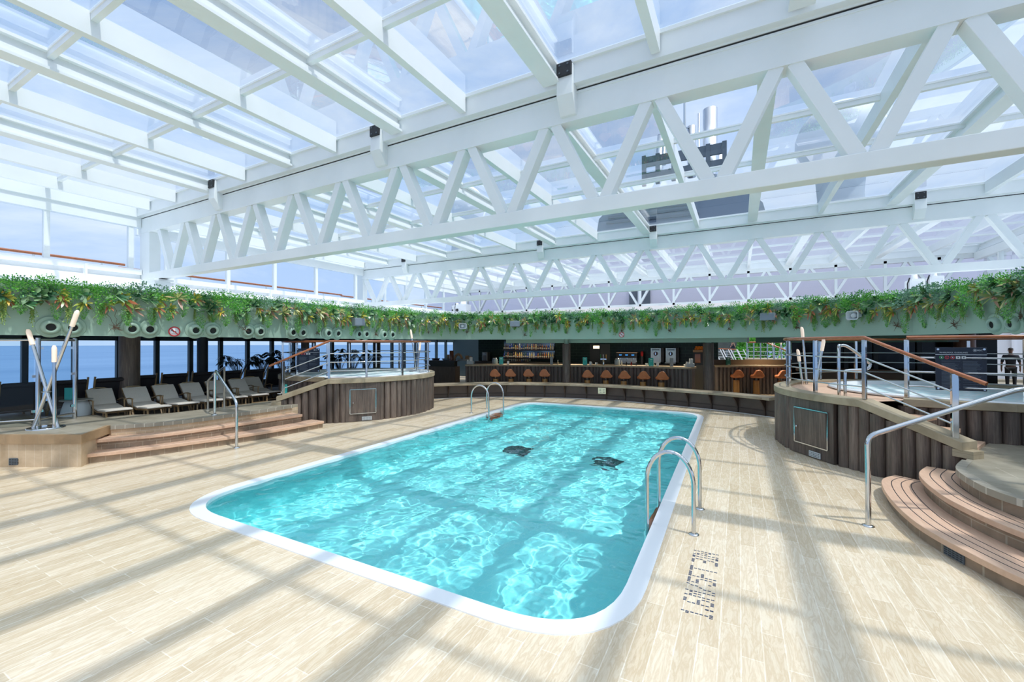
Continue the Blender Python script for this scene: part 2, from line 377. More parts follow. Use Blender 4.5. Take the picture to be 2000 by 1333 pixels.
def step(path, depth, zt, label, inner=-1, name='curved_step'):
    """tread + tiled riser swept along the nosing line; depth goes inward"""
    t = thing(name, label, 'step', (path[0][0], path[0][1], 0)); ox, oy = path[0][0], path[0][1]
    p = [(x-ox, y-oy) for x, y in path]
    MB().sweep(p, [(0, zt-.06), (0, zt), (-depth, zt), (-depth, zt-.06)], inner).build('tread', TREAD, t, bevel=.006)
    MB().sweep(p, [(-.045, .0), (-.045, zt-.06), (-.15, zt-.06), (-.15, .0)], inner).build('riser', RISER, t)
    for d in (.10, .20, .30):
        MB().sweep(p, [(-d, zt-.002), (-d, zt+.0015), (-d-.009, zt+.0015), (-d-.009, zt-.002)], inner).build('caulk_line', CAULK, t)
    return t
lowL = catmull([(-10.22, 3.08), (-9.92, 3.62), (-9.68, 4.33), (-9.46, 5.15), (-9.3, 6.15), (-9.27, 7.3)], 6)
upL = catmull([(-10.44, 3.3), (-10.0, 4.03), (-9.8, 4.82), (-9.72, 5.88), (-9.62, 6.95)], 6)
step(lowL, .5, .175, 'lowest pale timber step below the left terrace', 1)
step(upL, .45, .37, 'upper pale timber step below the left terrace', 1)
# ================================================================== RIGHT TERRACE AND STEPS
Redge = catmull([(2.62, 7.75), (2.38, 7.2), (2.33, 6.65), (2.37, 6.3), (2.52, 6.0), (2.95, 5.5), (3.7, 5.0), (4.8, 4.6)], 6)
terR = Redge+[(7, 4.3), (12.5, 4.3), (12.5, 16), (7.5, 15.5), (5.2, 13), (5.3, 10), (3.6, 9.6), (2.95, 8.5)]
solid('floor', terR, 0, ZT, RISER, PAVE, 'raised stone terrace by the right whirlpool stairs', 'floor', .07, .0)
capr = MB(); capr.sweep(Redge, [(-.06, ZT-.07), (.035, ZT-.07), (.035, ZT+.004), (-.06, ZT+.004)], 1)
tag(capr.build('terrace_nosing', tiles('grey_nosing_tile_right', (160, 154, 140), (150, 144, 130), (190, 184, 170), .2, .12, .008, 'wall', .45)), 'grey tiled nosing at the top of the right terrace steps', 'nosing', kind='structure')
lowR = catmull([(2.0, 8.15), (1.76, 7.75), (1.65, 6.95), (1.67, 6.1), (1.86, 5.44), (2.1, 4.95), (2.6, 4.3), (3.4, 3.75), (4.4, 3.4)], 6)
upR = catmull([(2.32, 8.05), (2.1, 7.55), (2.03, 6.9), (2.07, 6.31), (2.28, 5.64), (2.75, 5.0), (3.5, 4.4), (4.6, 4.0)], 6)
step(lowR, .5, .175, 'lowest pale timber step in front of the right terrace', 1)
step(upR, .42, .37, 'upper pale timber step in front of the right terrace', 1)
def grille(label, p, rz, w=.2, h=.1, m=DGREY):
    t = thing('drain_grille', label, 'grille', p, rz); MB().box(0, 0, 0, w, .012, h).build('plate', m, t); g = MB()
    for r_ in range(4):
        for c_ in range(5): g.box(-w*.38+w*.19*c_, -.007, -h*.33+h*.22*r_, w*.13, .004, h*.09)
    g.build('slots', BLACK, t)
q = P(30, 903, .09); grille('dark metal drain grille low in the front of the left terrace', (q[0]+.02, q[1]-.0, .1), R(37), .2, .12)
q = lowR[22]; q2 = lowR[23]; grille('dark metal drain grille under the lowest right step', (q[0]+normals(lowR)[22][0]*-.037, q[1]+normals(lowR)[22][1]*-.037, .06), math.atan2(q2[1]-q[1], q2[0]-q[0]), .22, .09)
# step handrails
def bent(name, label, pts, r=.028, flanges=(), rad=.1, cat='handrail'):
    t = thing(name, label, cat, (pts[0][0], pts[0][1], pts[0][2])); O = Vector(pts[0])
    out = [Vector(pts[0])-O]
    for i in range(1, len(pts)-1):
        c = Vector(pts[i])-O; a = (Vector(pts[i-1])-O-c); b = (Vector(pts[i+1])-O-c); ra = min(rad, a.length*.45, b.length*.45); a.normalize(); b.normalize()
        for k in range(7): u = k/6; out.append(c+a*ra*(1-u)**2+b*ra*u**2)
    out.append(Vector(pts[-1])-O)
    MB().tube(out, r, 12).build('rail', CHROME, t)
    for f in flanges: MB().lathe([(.06, 0), (.06, .008), (.034, .016)], 20, tuple(Vector(f)-O)).build('flange', CHROME, t)
    return t
rb = P(1696, 1028); bent('step_handrail', 'bent steel handrail rising beside the right terrace steps', [rb, (rb[0], rb[1], 1.03), (2.65, 6.55, 1.62), (2.95, 6.68, 1.55), (2.97, 6.7, ZT)], flanges=[rb, (2.97, 6.7, ZT)])
lb = P(462, 875); a1 = P(420, 811, ZT); a2 = P(438, 797, ZT); a3 = P(406, 800, ZT)
t = bent('step_handrail', 'bent steel handrail on posts at the left terrace steps', [lb, (lb[0], lb[1], .93), (a1[0], a1[1], 1.55), (a1[0]-.02, a1[1], ZT)], flanges=[lb, (a1[0]-.02, a1[1], ZT)])
O = Vector(lb)
MB().tube([Vector((a1[0], a1[1], 1.5))-O, Vector((a3[0], a3[1], 1.25))-O, Vector((a3[0], a3[1], ZT))-O], .024, 10).build('side_rail', CHROME, t)
MB().tube([Vector((a1[0], a1[1], 1.45))-O, Vector((a2[0], a2[1], 1.56))-O, Vector((a2[0], a2[1], ZT))-O], .024, 10).build('side_rail', CHROME, t)
# ================================================================== WHIRLPOOLS
def arc(c, pts):
    """points from (angle_deg, radius) keys, smooth"""
    k = catmull([(a, r) for a, r in pts], 8)
    return [(c[0]+r*math.cos(R(a)), c[1]+r*math.sin(R(a))) for a, r in k]
FROTH = None
def whirlpool(side, c, ang, stair, s_end, posts_out, posts_in, hatch_a, sgn):
    """ang: keys of the outer wall from the stair top round the back to the inner front; stair: top point; s_end: foot of the stringer"""
    ZR = 1.18
    wall = arc(c, ang); t = thing('whirlpool', 'round raised whirlpool bath clad in brown ribs at the %s of the pool' % side, 'whirlpool', (c[0], c[1], 0), kind='thing'); L = lambda p: (p[0]-c[0], p[1]-c[1])
    W = [L(p) for p in wall]; W[0] = L(stair); E = L(s_end); n = 10
    ST = [(E[0]+(W[0][0]-E[0])*i/n, E[1]+(W[0][1]-E[1])*i/n) for i in range(n)]
    path = ST+W; zs = [.765+(ZR-.765)*i/n for i in range(n)]+[ZR]*len(W)
    base = lambda i: ZT-.02 if i < 0 else 0.
    # backing wall and half-round ribs
    mb = MB(); mb.sweep(path, lambda i: [(0, 0), (0, zs[i]-.1), (-.12, zs[i]-.1), (-.12, 0)], sgn); mb.build('wall', CLAD, t)
    ribs = MB(); random.seed(5); acc = 0; NN = normals(path); d = .05
    dist = [0]
    for a, b in zip(path, path[1:]): dist.append(dist[-1]+math.dist(a, b))
    hx = hatch_a
    while d < dist[-1]-.05:
        r = random.choice((.07, .09, .105, .115)); d += r
        i = max(k for k in range(len(dist)) if dist[k] <= d); i = min(i, len(path)-2); u = (d-dist[i])/max(dist[i+1]-dist[i], 1e-6)
        x = path[i][0]+(path[i+1][0]-path[i][0])*u; y = path[i][1]+(path[i+1][1]-path[i][1])*u; z = zs[i]+(zs[i+1]-zs[i])*u
        if not (hx[0] < d < hx[1]):
            vs = [(x+r*math.cos(2*PI*k/14), y+r*math.sin(2*PI*k/14), zz) for zz in (0, z-.13) for k in range(14)]
            ribs.add(vs, [(k, (k+1) % 14, 14+(k+1) % 14, 14+k) for k in range(14)], True)
        d += r*random.uniform(.8, 1.0)
    ribs.build('rib_cladding', CLAD, t)
    cap = MB(); cap.sweep(path, lambda i: [(-.2, zs[i]), (.12, zs[i]), (.12, zs[i]-.12), (.09, zs[i]-.125), (-.2, zs[i]-.125)], sgn); cap.build('stone_rim', STONE, t, bevel=.006)
    # stringer foot block
    fb = MB(); dx, dy = ST[0][0]-ST[1][0], ST[0][1]-ST[1][1]; fb.box(E[0], E[1], (ZT+.66)/2, .22, .22, .66-ZT, math.atan2(dy, dx)); fb.build('stringer_foot', STONE, t)
    # deck inside the rim, basin, water
    bc = ((.42, .38) if side == 'right' else (.22, .2))
    rb_ = 2.2 if side == 'right' else 2.1
    rin = arc((0, 0), [(a, r-.15) for a, r in ang]); hole = [(bc[0]+1.04*rb_*math.cos(k*PI/32), bc[1]+rb_*math.sin(k*PI/32)) for k in range(64)]
    hole = [(x, y) if 1 else 0 for x, y in hole]; bm = bmesh.new()
    def lp(poly): vs = [bm.verts.new((x, y, ZR-.05)) for x, y in poly]; return [bm.edges.new((vs[i], vs[(i+1) % len(vs)])) for i in range(len(vs))]
    def inside(p):
        n_ = 0
        for (xa, ya), (xb, yb) in zip(rin, rin[1:]+rin[:1]):
            if (ya > p[1]) != (yb > p[1]) and p[0] < xa+(xb-xa)*(p[1]-ya)/(yb-ya): n_ += 1
        return n_ % 2
    cen = (bc[0], bc[1]); hole2 = []
    for x, y in hole:
        k_ = 1.
        while not inside((cen[0]+(x-cen[0])*(k_+.02), cen[1]+(y-cen[1])*(k_+.02))) and k_ > .3: k_ -= .02
        hole2.append((cen[0]+(x-cen[0])*k_, cen[1]+(y-cen[1])*k_))
    bmesh.ops.triangle_fill(bm, use_beauty=True, edges=lp(rin)+lp(hole2)); me = bpy.data.meshes.new('timber_landing'); bmesh.ops.recalc_face_normals(bm, faces=bm.faces); bm.to_mesh(me); bm.free(); me.materials.append(TREAD)
    dk_ = bpy.data.objects.new('timber_landing', me); COL.objects.link(dk_); dk_.parent = t
    MB().lathe([(rb_-.02, ZR-.05), (rb_+.05, ZR-.02), (rb_+.03, ZR+.015), (rb_-.08, ZR+.02), (rb_-.16, ZR-.0), (rb_-.2, ZR-.1), (rb_-.25, ZR-.14), (rb_-.5, ZR-.2)], 64, (bc[0], bc[1], 0), False, 1.04, 1.).build('basin', BASIN, t)
    wt = MB(); vs = []; nr, na = 40, 96
    for i in range(nr):
        for k in range(na):
            r = (rb_-.22)*i/(nr-1); a = 2*PI*k/na; x, y = 1.04*r*math.cos(a), r*math.sin(a)
            z = ZR-.055+.022*sum(math.sin(q*(x*math.cos(b)+y*math.sin(b))+b*9)*2.2/q for b, q in ((.3, 9), (1.9, 14), (3.7, 21), (5.1, 11), (2.6, 31), (.9, 43)))
            vs.append((bc[0]+x, bc[1]+y, z))
    wt.add(vs, [(i*na+k, i*na+(k+1) % na, (i+1)*na+(k+1) % na, (i+1)*na+k) for i in range(nr-1) for k in range(na)], True); wt.build('bubbling_water', FROTHM, t)
    # stair treads between the stringer and the inner wall
    for k in range(3):
        z = ZR-.09-.16*(k+1); u = .2+.27*k
        x = W[0][0]+(E[0]-W[0][0])*u; y = W[0][1]+(E[1]-W[0][1])*u; IN = W[-1]
        ex = IN[0]+(.1+.24*k)*(1 if side == 'right' else -1); ey = IN[1]-.06-.1*k
        m = MB(); m.prism([(x, y), (x+(E[0]-W[0][0])*.27, y+(E[1]-W[0][1])*.27), (ex+.26*(1 if side == 'right' else -1), ey-.12), (ex, ey)] if side == 'right' else [(x, y), (ex, ey), (ex-.26, ey-.12), (x+(E[0]-W[0][0])*.27, y+(E[1]-W[0][1])*.27)], z-.06, z); m.build('stair_tread', TREAD, t); q_ = MB(); q_.prism([(a[0], a[1]) for a in m.v[:4]], ZT-.02, z-.06); q_.build('stair_riser', CLAD, t)
    # hatch
    d = (hx[0]+hx[1])/2; i = max(k for k in range(len(dist)) if dist[k] <= d); nx, ny = NN[i][0]*sgn, NN[i][1]*sgn; u = (d-dist[i])/max(dist[i+1]-dist[i], 1e-6)
    x = path[i][0]+(path[i+1][0]-path[i][0])*u; y = path[i][1]+(path[i+1][1]-path[i][1])*u
    ang_ = math.atan2(ny, nx)+PI/2; hw, hh, zc = (hx[1]-hx[0])-.12, .66, .55
    pl = MB(); pl.box(x+nx*.03, y+ny*.03, .53, hx[1]-hx[0]+.1, .06, 1.04, ang_); pl.build('hatch_surround', CLAD, t)
    hf = bpy.data.objects.new('access_hatch', None); COL.objects.link(hf); hf.parent = t; hf.location = (x+nx*.07, y+ny*.07, zc); hf.rotation_euler.z = ang_
    f_ = MB(); 
    for a, b in (((-hw/2, -hh/2), (hw/2, -hh/2)), ((hw/2, -hh/2), (hw/2, hh/2)), ((hw/2, hh/2), (-hw/2, hh/2)), ((-hw/2, hh/2), (-hw/2, -hh/2))): f_.bar((a[0], 0, a[1]), (b[0], 0, b[1]), .02, .03, (0, 1, 0))
    f_.build('hatch_frame', CHROME, hf)
    dr = MB(); op = R(7) if side == 'right' else 0.; dr.box(0, 0, 0, hw-.03, .02, hh-.03); do = dr.build('hatch_door', CLAD, hf, (0, -.012 if side == 'right' else 0, 0))
    do.rotation_euler.x = .04 if side == 'right' else 0
    MB().lathe([(.018, 0), (.022, .012), (.0, .02)], 14).build('hatch_knob', CHROME, hf, (-hw/2+.08, -.03, -.03)).rotation_euler.x = PI/2
    gv = bpy.data.objects.new('floor_vent', None); COL.objects.link(gv); gv.parent = t; gv.location = (x+nx*.075, y+ny*.075, .075); gv.rotation_euler.z = ang_
    MB().box(.1, 0, 0, .26, .015, .1).build('vent_plate', LGREY, gv); vg = MB()
    for r_ in range(3):
        for c_ in range(6): vg.box(.0+.04*c_, -.009, -.028+.028*r_, .024, .004, .01)
    vg.build('vent_slots', DGREY, gv)
    return t, path, zs
def frothmat():
    m, nt, b = newmat('whirlpool_water'); f = noise(nt, coords(nt), 7, 6, .7)
    nt.links.new(ramp(nt, f, [(.34, (196, 240, 244)), (.5, (228, 248, 250)), (.6, (253, 255, 255))]), b.inputs['Base Color']); b.inputs['Roughness'].default_value = .3; b.inputs['Specular IOR Level'].default_value = .2; return m
FROTHM = frothmat()
def railing(label, rails, zb, zt, rods=3, stair=None):
    """rails: list of post lists; stair: (foot post, foot rail end, zfoot, ztop)"""
    o = rails[0][0]; t = thing('whirlpool_railing', label, 'railing', (o[0], o[1], zb)); O = Vector((o[0], o[1], zb))
    for gi, posts in enumerate(rails):
        dense = catmull([(x, y) for x, y in posts], 8)
        for x, y in posts:
            p = MB(); p.box(x-O.x, y-O.y, (zt-zb)/2-.02, .055, .055, zt-zb-.04, math.atan2(y-rails_c[1], x-rails_c[0])); p.build('post', CHROME, t, bevel=.006)
        for k in range(rods):
            z = (zt-zb)*(.2+.235*k); MB().tube([(x-O.x, y-O.y, z) for x, y in dense], .013, 8).build('rod', CHROME, t)
        hr = [(x-O.x, y-O.y, zt-zb) for x, y in dense]
        if gi == 0 and stair:
            fp, fe, zf, zl = stair
            hr = [(fe[0]-O.x, fe[1]-O.y, zl-zb-(zt-zl)*math.dist(fp, fe)/math.dist(fp, posts[0]))]+[(fp[0]-O.x, fp[1]-O.y, zl-zb)]+hr
            p = MB(); p.bb(fp[0]-O.x-.035, fp[0]-O.x+.035, fp[1]-O.y-.035, fp[1]-O.y+.035, zf-zb, zl-zb-.02); p.build('post', CHROME, t, bevel=.006)
            a = posts[0]
            for k in range(rods):
                z = (zt-zb)*(.2+.235*k); z2 = (zf-zb)+(zl-zf)*(.22+.24*k)
                MB().tube([(fp[0]-O.x, fp[1]-O.y, z2), (a[0]-O.x, a[1]-O.y, z)], .013, 8).build('rod', CHROME, t)
        MB().tube(hr, .036, 10, .028).build('handrail', TEAK, t)
    return t
ZR = 1.18
# right
CR = (3.65, 11.1)
angR = [(230, 2.87), (210, 2.87), (190, 2.86), (170, 2.84), (150, 2.84), (130, 2.84), (110, 2.83), (90, 2.8), (70, 2.75), (45, 2.65), (20, 2.5), (-5, 2.4), (-30, 2.25), (-55, 2.0), (-75, 1.85), (-92, 1.77), (-110, 1.86), (-126, 2.06)]
tR, pathR, zsR = whirlpool('right', CR, angR, (1.8, 8.9), (2.72, 7.98), None, None, (1.75, 2.65), -1)
# left (mirrored order so that the same code builds it)
CL = (-11.3, 10.05)
angL = [(-56, 2.72), (-38, 2.66), (-18, 2.62), (0, 2.6), (20, 2.56), (45, 2.52), (70, 2.55), (95, 2.6), (120, 2.62), (145, 2.6), (170, 2.5), (195, 2.3), (220, 2.15), (245, 2.05), (265, 2.0), (280, 2.0), (296, 2.05)]
tL, pathL, zsL = whirlpool('left', CL, angL, (-9.76, 7.82), (-10.5, 6.85), None, None, (1.7, 2.5), 1)
rails_c = CR
cc = lambda C, a, r: (C[0]+r*math.cos(R(a)), C[1]+r*math.sin(R(a)))
railing('curved steel and teak railing around the right whirlpool', [[(1.82, 8.92)]+[cc(CR, a, 2.76) for a in (210, 187, 160, 132, 112, 90, 68, 45, 15)], [(2.5, 9.5), (3.84, 9.36), (5.0, 9.75), (5.9, 10.6)]], ZR, 2.2, stair=((2.62, 8.06), (2.86, 7.85), .77, 1.7))
rails_c = CL
railing('curved steel and teak railing around the left whirlpool', [[(-9.82, 7.9)]+[cc(CL, a, 2.5) for a in (-34, -9, 24, 53, 75, 97, 119, 142)], [(-10.45, 8.35), (-11.5, 8.12), (-12.5, 8.35), (-13.1, 9.0), (-13.6, 10.3)]], ZR, 2.2, stair=((-10.44, 6.98), (-10.62, 6.72), .76, 1.7))
# whirlpool guideline boards
def text(name, body, size, m, parent, loc, rot, align='LEFT'):
    cu = bpy.data.curves.new(name, 'FONT'); cu.body = body; cu.size = size; cu.extrude = .0005; cu.align_x = align; cu.materials.append(m)
    tmp = bpy.data.objects.new(name, cu); COL.objects.link(tmp); dg = bpy.context.evaluated_depsgraph_get(); me = bpy.data.meshes.new_from_object(tmp.evaluated_get(dg)); bpy.data.objects.remove(tmp)
    if not me.materials: me.materials.append(m)
    o = bpy.data.objects.new(name, me); COL.objects.link(o); o.parent = parent; o.location = loc; o.rotation_euler = rot; return o
def board(label, c, rz, w, h):
    t = thing('guidelines_board', label, 'sign', c, rz); b = MB(); b.box(0, 0, 0, w, .012, h); b.build('panel', NAVY, t, bevel=.003)
    y = -.0085; f = lambda u, v: (-w/2+u*w, y, h/2-v*h); rot = (PI/2, 0, 0)
    ln = MB(); ln.box(0, y, h/2-h*.17, w, .003, h*.012); ln.build('divider', INK, t)
    text('lettering', 'WHIRLPOOL GUIDELINES', h*.042, INK, t, f(.08, .135), rot); text('logo', 'MSC', h*.05, INK, t, f(.81, .085), rot)
    lg = MB(); 
    for a in range(8): lg.bar((-w/2+w*.775, y, h/2-h*.067), (-w/2+w*.775+.035*h*math.cos(a*PI/4), y, h/2-h*.067+.035*h*math.sin(a*PI/4)), .004*h+.001, .003, (0, 1, 0))
    lg.build('logo', INK, t)
    for i, cl in enumerate(((60, 150, 90), (190, 60, 70), (190, 60, 70), (210, 214, 218), (210, 214, 218))):
        ic = MB(); u = .12+.11*i; p = f(u, .235)
        if i < 3: 
            ic.tube([(p[0]+.034*h*math.cos(a*PI/8), y, p[2]+.034*h*math.sin(a*PI/8)) for a in range(16)], .006*h, 6, closed=True)
            if i: ic.bar((p[0]-.024*h, y, p[2]+.024*h), (p[0]+.024*h, y, p[2]-.024*h), .008*h, .003, (0, 1, 0))
        else: ic.box(p[0], y, p[2], .075*h, .003, .06*h)
        ic.build('pictogram', mat('pictogram_ink', cl, .5), t)
        if i != 1 and i < 5:
            d_ = MB(); d_.box(p[0], y-.002, p[2], .02*h, .003, .026*h); d_.build('pictogram', NAVY if i > 2 else INK, t)
    random.seed(2); bl = MB()
    for col_ in (0, 1):
        v = .32+.0*col_
        while v < .95:
            if random.random() < .12: v += .03
            wd = random.uniform(.25, .38); bl.box(-w/2+w*((.12 if col_ == 0 else .54)+wd/2), y, h/2-v*h, w*wd, .002, h*.007); v += .0185
    for k in range(4): bl.box(-w/2+w*.81, y, h/2-h*(.215+.018*k), w*.17, .002, h*.007)
    bl.build('body_text', mat('dim_lettering', (84, 96, 112), .5), t)
    st = MB()
    for i, k in ((-1, -1), (1, -1), (1, 1), (-1, 1)): st.tube([(i*(w/2-.03), -.006, k*(h/2-.03)), (i*(w/2-.03), -.014, k*(h/2-.03))], .016, 12)
    st.build('studs', CHROME, t)
a = PY(1825, 680, 9.42); b = PY(1925, 679, 9.42); b2 = PY(1925, 765, 9.42)
board('navy whirlpool guidelines board on the railing of the right whirlpool', ((a[0]+b[0])/2, 9.42-.03, (b[2]+b2[2])/2), 0, b[0]-a[0], b[2]-b2[2])
a = PY(594, 681, 8.15); b = PY(625, 681, 8.15); b2 = PY(625, 727, 8.15)
board('navy whirlpool guidelines board behind the rails of the left whirlpool', ((a[0]+b[0])/2, 8.03, (b[2]+b2[2])/2), R(20), (b[0]-a[0])*1.02, b[2]-b2[2])
g1 = (1.62, 9.75); g2 = (1.75, 9.8)
t = thing('grab_rail', 'bent chrome grab rail at the landing of the right whirlpool', 'grab rail', (g1[0], g1[1], ZR-.05))
pts = [(0, 0, 0), (0, 0, .84), (.04, .03, .93), (.16, .05, .9), (.42, .08, .66), (.47, .09, .58), (.4, .08, .5), (.13, .06, .47), (.1, .05, .4), (.1, .05, 0)]
MB().tube(catmull(pts, 4), .026, 10).build('rail', CHROME, t)
# ================================================================== TRUSSES AND GLAZED ROOF
ZB, ZG = 5.43, 5.77
def truss(label, Y, x0, x1, node0, pitch, dw, first_down=True, ends=(1, 1), zlow=3.79, top=(5.04, 5.43), bot=(3.79, 3.98), mat_=WHITE, post=.5, cat='truss', basez=3.5):
    t = thing('roof_truss', label, cat, (x0, Y, basez)); o = Vector((x0, Y, basez))
    m = MB(); m.bb(0, x1-x0, 0, .25, top[0]-basez, top[1]-basez-.012); m.bb(0, x1-x0, -.012, 0, top[1]-.05-basez, top[1]-.035-basez); m.build('top_chord', mat_, t)
    m = MB(); m.bb(.2 if ends[0] else 0, x1-x0-(.2 if ends[1] else 0), 0, .19, bot[0]-basez, bot[1]-basez); m.build('bottom_chord', mat_, t, bevel=.008)
    x = node0
    while x-pitch > x0+.4: x -= pitch
    k = x
    while k < x1-.3:
        for sg in (-1, 1):
            xt = k+sg*pitch/2
            if xt < x0+.1 or xt > x1-.1: continue
            m = MB(); m.bar((k+sg*dw*.5-x0, .1, bot[1]-.02-basez), (xt-sg*dw*.55-x0, .1, top[0]+.02-basez), dw, .17, (0, 1, 0)); m.build('diagonal', mat_, t, bevel=.006)
        k += pitch
    for e, xx, sg in ((ends[0], 0, 1), (ends[1], x1-x0, -1)):
        if not e: continue
        m = MB(); m.bb(xx, xx+sg*post, .004, .246, 0, top[0]-basez-.002); m.build('end_post', mat_, t)
        m = MB(); m.prism([(0, -.03), (.18, -.03), (.9, .0), (.9, .19), (0, .22)], 0, .14); 
        m.v = [(xx+sg*(x+.25), y, z+bot[0]-basez) for x, y, z in m.v]; m.build('end_gusset', mat_, t)
        m = MB(); m.bb(xx+sg*.32, xx+sg*.95, -.06, .28, 0, bot[0]-basez-.06); m.bb(xx+sg*.26, xx+sg*1.02, -.1, .32, bot[0]-basez-.06, bot[0]-basez-.005); m.build('bearing_bracket', mat_, t, bevel=.005)
    return t
truss('largest white lattice truss spanning low across the pool, nearest the viewer', 5.31, -13.92, 6.4, -.22, 1.352, .14)
truss('middle white lattice truss spanning the deck in front of the bar', 13.71, -15.33, 7.85, 1.2, 1.53, .14)
t3 = truss('far white lattice truss framing the end wall above the green beam', 22.1, -15.4, 8.6, .3, 1.6, .1, top=(5.3, 5.62), bot=(4.0, 4.12), basez=3.75)
def roof(label, Y0, Y1, beams, x0, x1, purl, T, zg=ZG, edge=True, brk=(), ph=.1, gap_strip=True):
    """beams: list of (x, big?)"""
    t = thing('glazed_roof', label, 'glass roof', (x0, Y0, ZB), kind='thing'); o = Vector((x0, Y0, ZB)); L = Y1-Y0; zt = zg-ZB
    for x, big in beams:
        m = MB(); xx = x-x0
        if big:
            LB_ = L-.13; m.bb(xx-.02, xx+.02, 0, LB_, .1, zt); m.bb(xx-.115, xx+.115, 0, LB_, .07, .105); m.bb(xx-.09, xx+.09, 0, LB_, zt-.04, zt-.003)
            m.bb(xx-.06, xx-.02, 0, LB_, .105, .2); m.bb(xx+.02, xx+.06, 0, LB_, .105, .2)
        else:
            m.bb(xx-.05, xx+.05, 0, L-.13, .07, zt-.003)
        m.build('roof_beam', WHITE, t)
    m_ = sorted(purl)
    for y in m_:
        m = MB(); m.bb(0, x1-x0, y-Y0-.03, y-Y0+.03, zt-ph, zt-.004); m.bb(0, x1-x0, y-Y0-.04, y-Y0+.04, zt-.03, zt-.004); m.build('purlin', WHITE, t)
    if 1:
      if edge:
        m = MB(); m.bb(0, x1-x0, L, L+.2, .008, zt+.02); m.bb(0, x1-x0, L-.13, L+.0, zt-.05, zt-.004); m.bb(0, x1-x0, L-.1, L+.0, .03, zt-.05); m.build('edge_beam', WHITE, t)
      if edge and gap_strip:
        m = MB(); m.bb(.02, x1-x0-.02, L+.012, L+.19, -.012, .03); m.build('black_seal', BLACK, t)  # black strip drawn in for the dark gap along the joint
    xs = [x0]+[b[0] for b in beams]+[x1]; ys = [Y0]+m_+[Y1]
    for xa, xb in zip(xs, xs[1:]):
        if xb-xa < .2: continue
        m = MB(); m.bb(xa-x0, xb-x0, 0, L, zt, zt+.012); 
        p = MB(); p.add([(xa-x0, 0, zt), (xb-x0, 0, zt), (xb-x0, L, zt), (xa-x0, L, zt)], [(0, 1, 2, 3)]); p.build('glass_pane', PANE, t)
    for xx in (0, x1-x0):
        m = MB(); m.bb(xx-.12, xx+.12, 0, L+.2, 0, zt+.02); m.build('side_beam', WHITE, t)
    for x in brk:
        b = bpy.data.objects.new('roller_bracket', None); COL.objects.link(b); b.parent = t; b.location = (x-x0, L+.02, 0)
        m = MB(); pr = [(-.17, .27), (.0, .27), (.0, .0), (.19, -.14), (.17, -.33), (-.06, -.33), (-.19, -.12)]
        vs = [(sx, y, z) for sx in (-.11, .11) for y, z in pr]; n = 7
        m.add(vs, [tuple(range(n)), tuple(range(n, 2*n))]+[(i, (i+1) % n, n+(i+1) % n, n+i) for i in range(n)]); m.build('bracket_arm', WHITE, b, bevel=.01)
        m = MB(); m.box(0, -.185, .2, .2, .05, .17); m.build('bumper_pad', BLACK, b, bevel=.006)
        m = MB()
        for i in (-.055, .055):
            for k in (.15, .25): m.tube([(i, -.205, k), (i, -.22, k)], .012, 8)
        m.tube([(.1, -.06, .14), (.15, -.06, .14)], .035, 12); m.build('bolts', DGREY, b)
    return t
b1 = [(-13.1, 0), (-11.83, 0), (-10.41, 1), (-9.03, 0), (-7.58, 1), (-6.3, 0), (-4.84, 1), (-3.56, 0), (-2.15, 1), (-.84, 0), (.58, 1), (1.98, 0), (3.35, 1), (4.75, 0)]
roof('nearest glazed roof bay with white beams, over the near half of the pool', -3.0, 5.3, b1, -13.9, 6.4, [3.56, 1.97, .38, -1.2], 5.31, brk=(-10.17, -5.28, -1.96, 3.6))
b2 = [(-14.65, 0), (-13.3, 1), (-11.7, 0), (-10.2, 1), (-8.6, 1), (-7.1, 0), (-5.6, 1), (-4.1, 0), (-2.5, 1), (-1.05, 0), (.35, 1), (1.9, 0), (3.35, 1), (5.0, 0), (6.5, 1)]
roof('middle glazed roof bay between the large truss and the bar-side truss', 5.58, 13.7, b2, -15.3, 7.8, [11.45, 9.75, 8.05, 6.35], 13.71, brk=(-12.3, -6.1, -2.3, 3.85))
b3 = [(x*1.5-14.6, x % 2) for x in range(16)]
roof('far glazed roof bay above the bar', 13.98, 22.09, b3, -15.3, 8.6, [15.4+1.55*k for k in range(5)], 22.1, ph=.06, gap_strip=False)
# raised side walls of glass above the lounge
def sidewall(n, X, ya, yb, posts, sx, label, wall):
    t = thing('window_%d' % n, label, 'window', (X, ya, 3.5), kind='structure')
    m = MB(); m.bb(-.08, .08, 0, yb-ya, 1.68, 1.96); m.build('head_rail', WHITE, t); m = MB(); m.bb(-.1, .12, 0, yb-ya, .44, .58); m.build('sill', WHITE2, t)
    for y in posts: m = MB(); m.bb(-.06, .06, y-ya-.05, y-ya+.05, .5, 1.7); m.build('mullion', WHITE, t)
    p = MB(); p.add([(0, 0, .55), (0, yb-ya, .55), (0, yb-ya, 1.7), (0, 0, 1.7)], [(0, 1, 2, 3)]); p.build('glass_pane', SIDEG, t)
    w = MB(); pr = [(-.15, -.1), (-.15, .56), (.0, .56), (.03, .34), (.16, .3), (.2, .06), (.62, .02), (.95, .0), (.95, -.1)]
    w.sweep([(X, ya), (X, yb)], [(o, z+3.5) for o, z in pr], 1 if sx > 0 else -1); 
    for y in [ya+.9+1.45*k for k in range(int((yb-ya)/1.45))]: w.bb(X, X+sx*.2, y-.02, y+.02, 3.5, 4.05)
    tag(w.build(wall, WHITE2), 'white stepped bulwark under the raised windows, %s' % label.split(', ')[-1], 'bulwark', kind='structure')
def rail_out(label, X, ya, yb):
    t = thing('deck_rail', label, 'railing', (X, ya, 3.4)); MB().tube([(0, 0, 1.02), (0, yb-ya, 1.02)], .035, 8).build('handrail', TEAK, t)
    y = .6
    while y < yb-ya: MB().tube([(0, y, 0), (0, y, 1.0)], .02, 6).build('stanchion', LGREY, t); y += 1.3
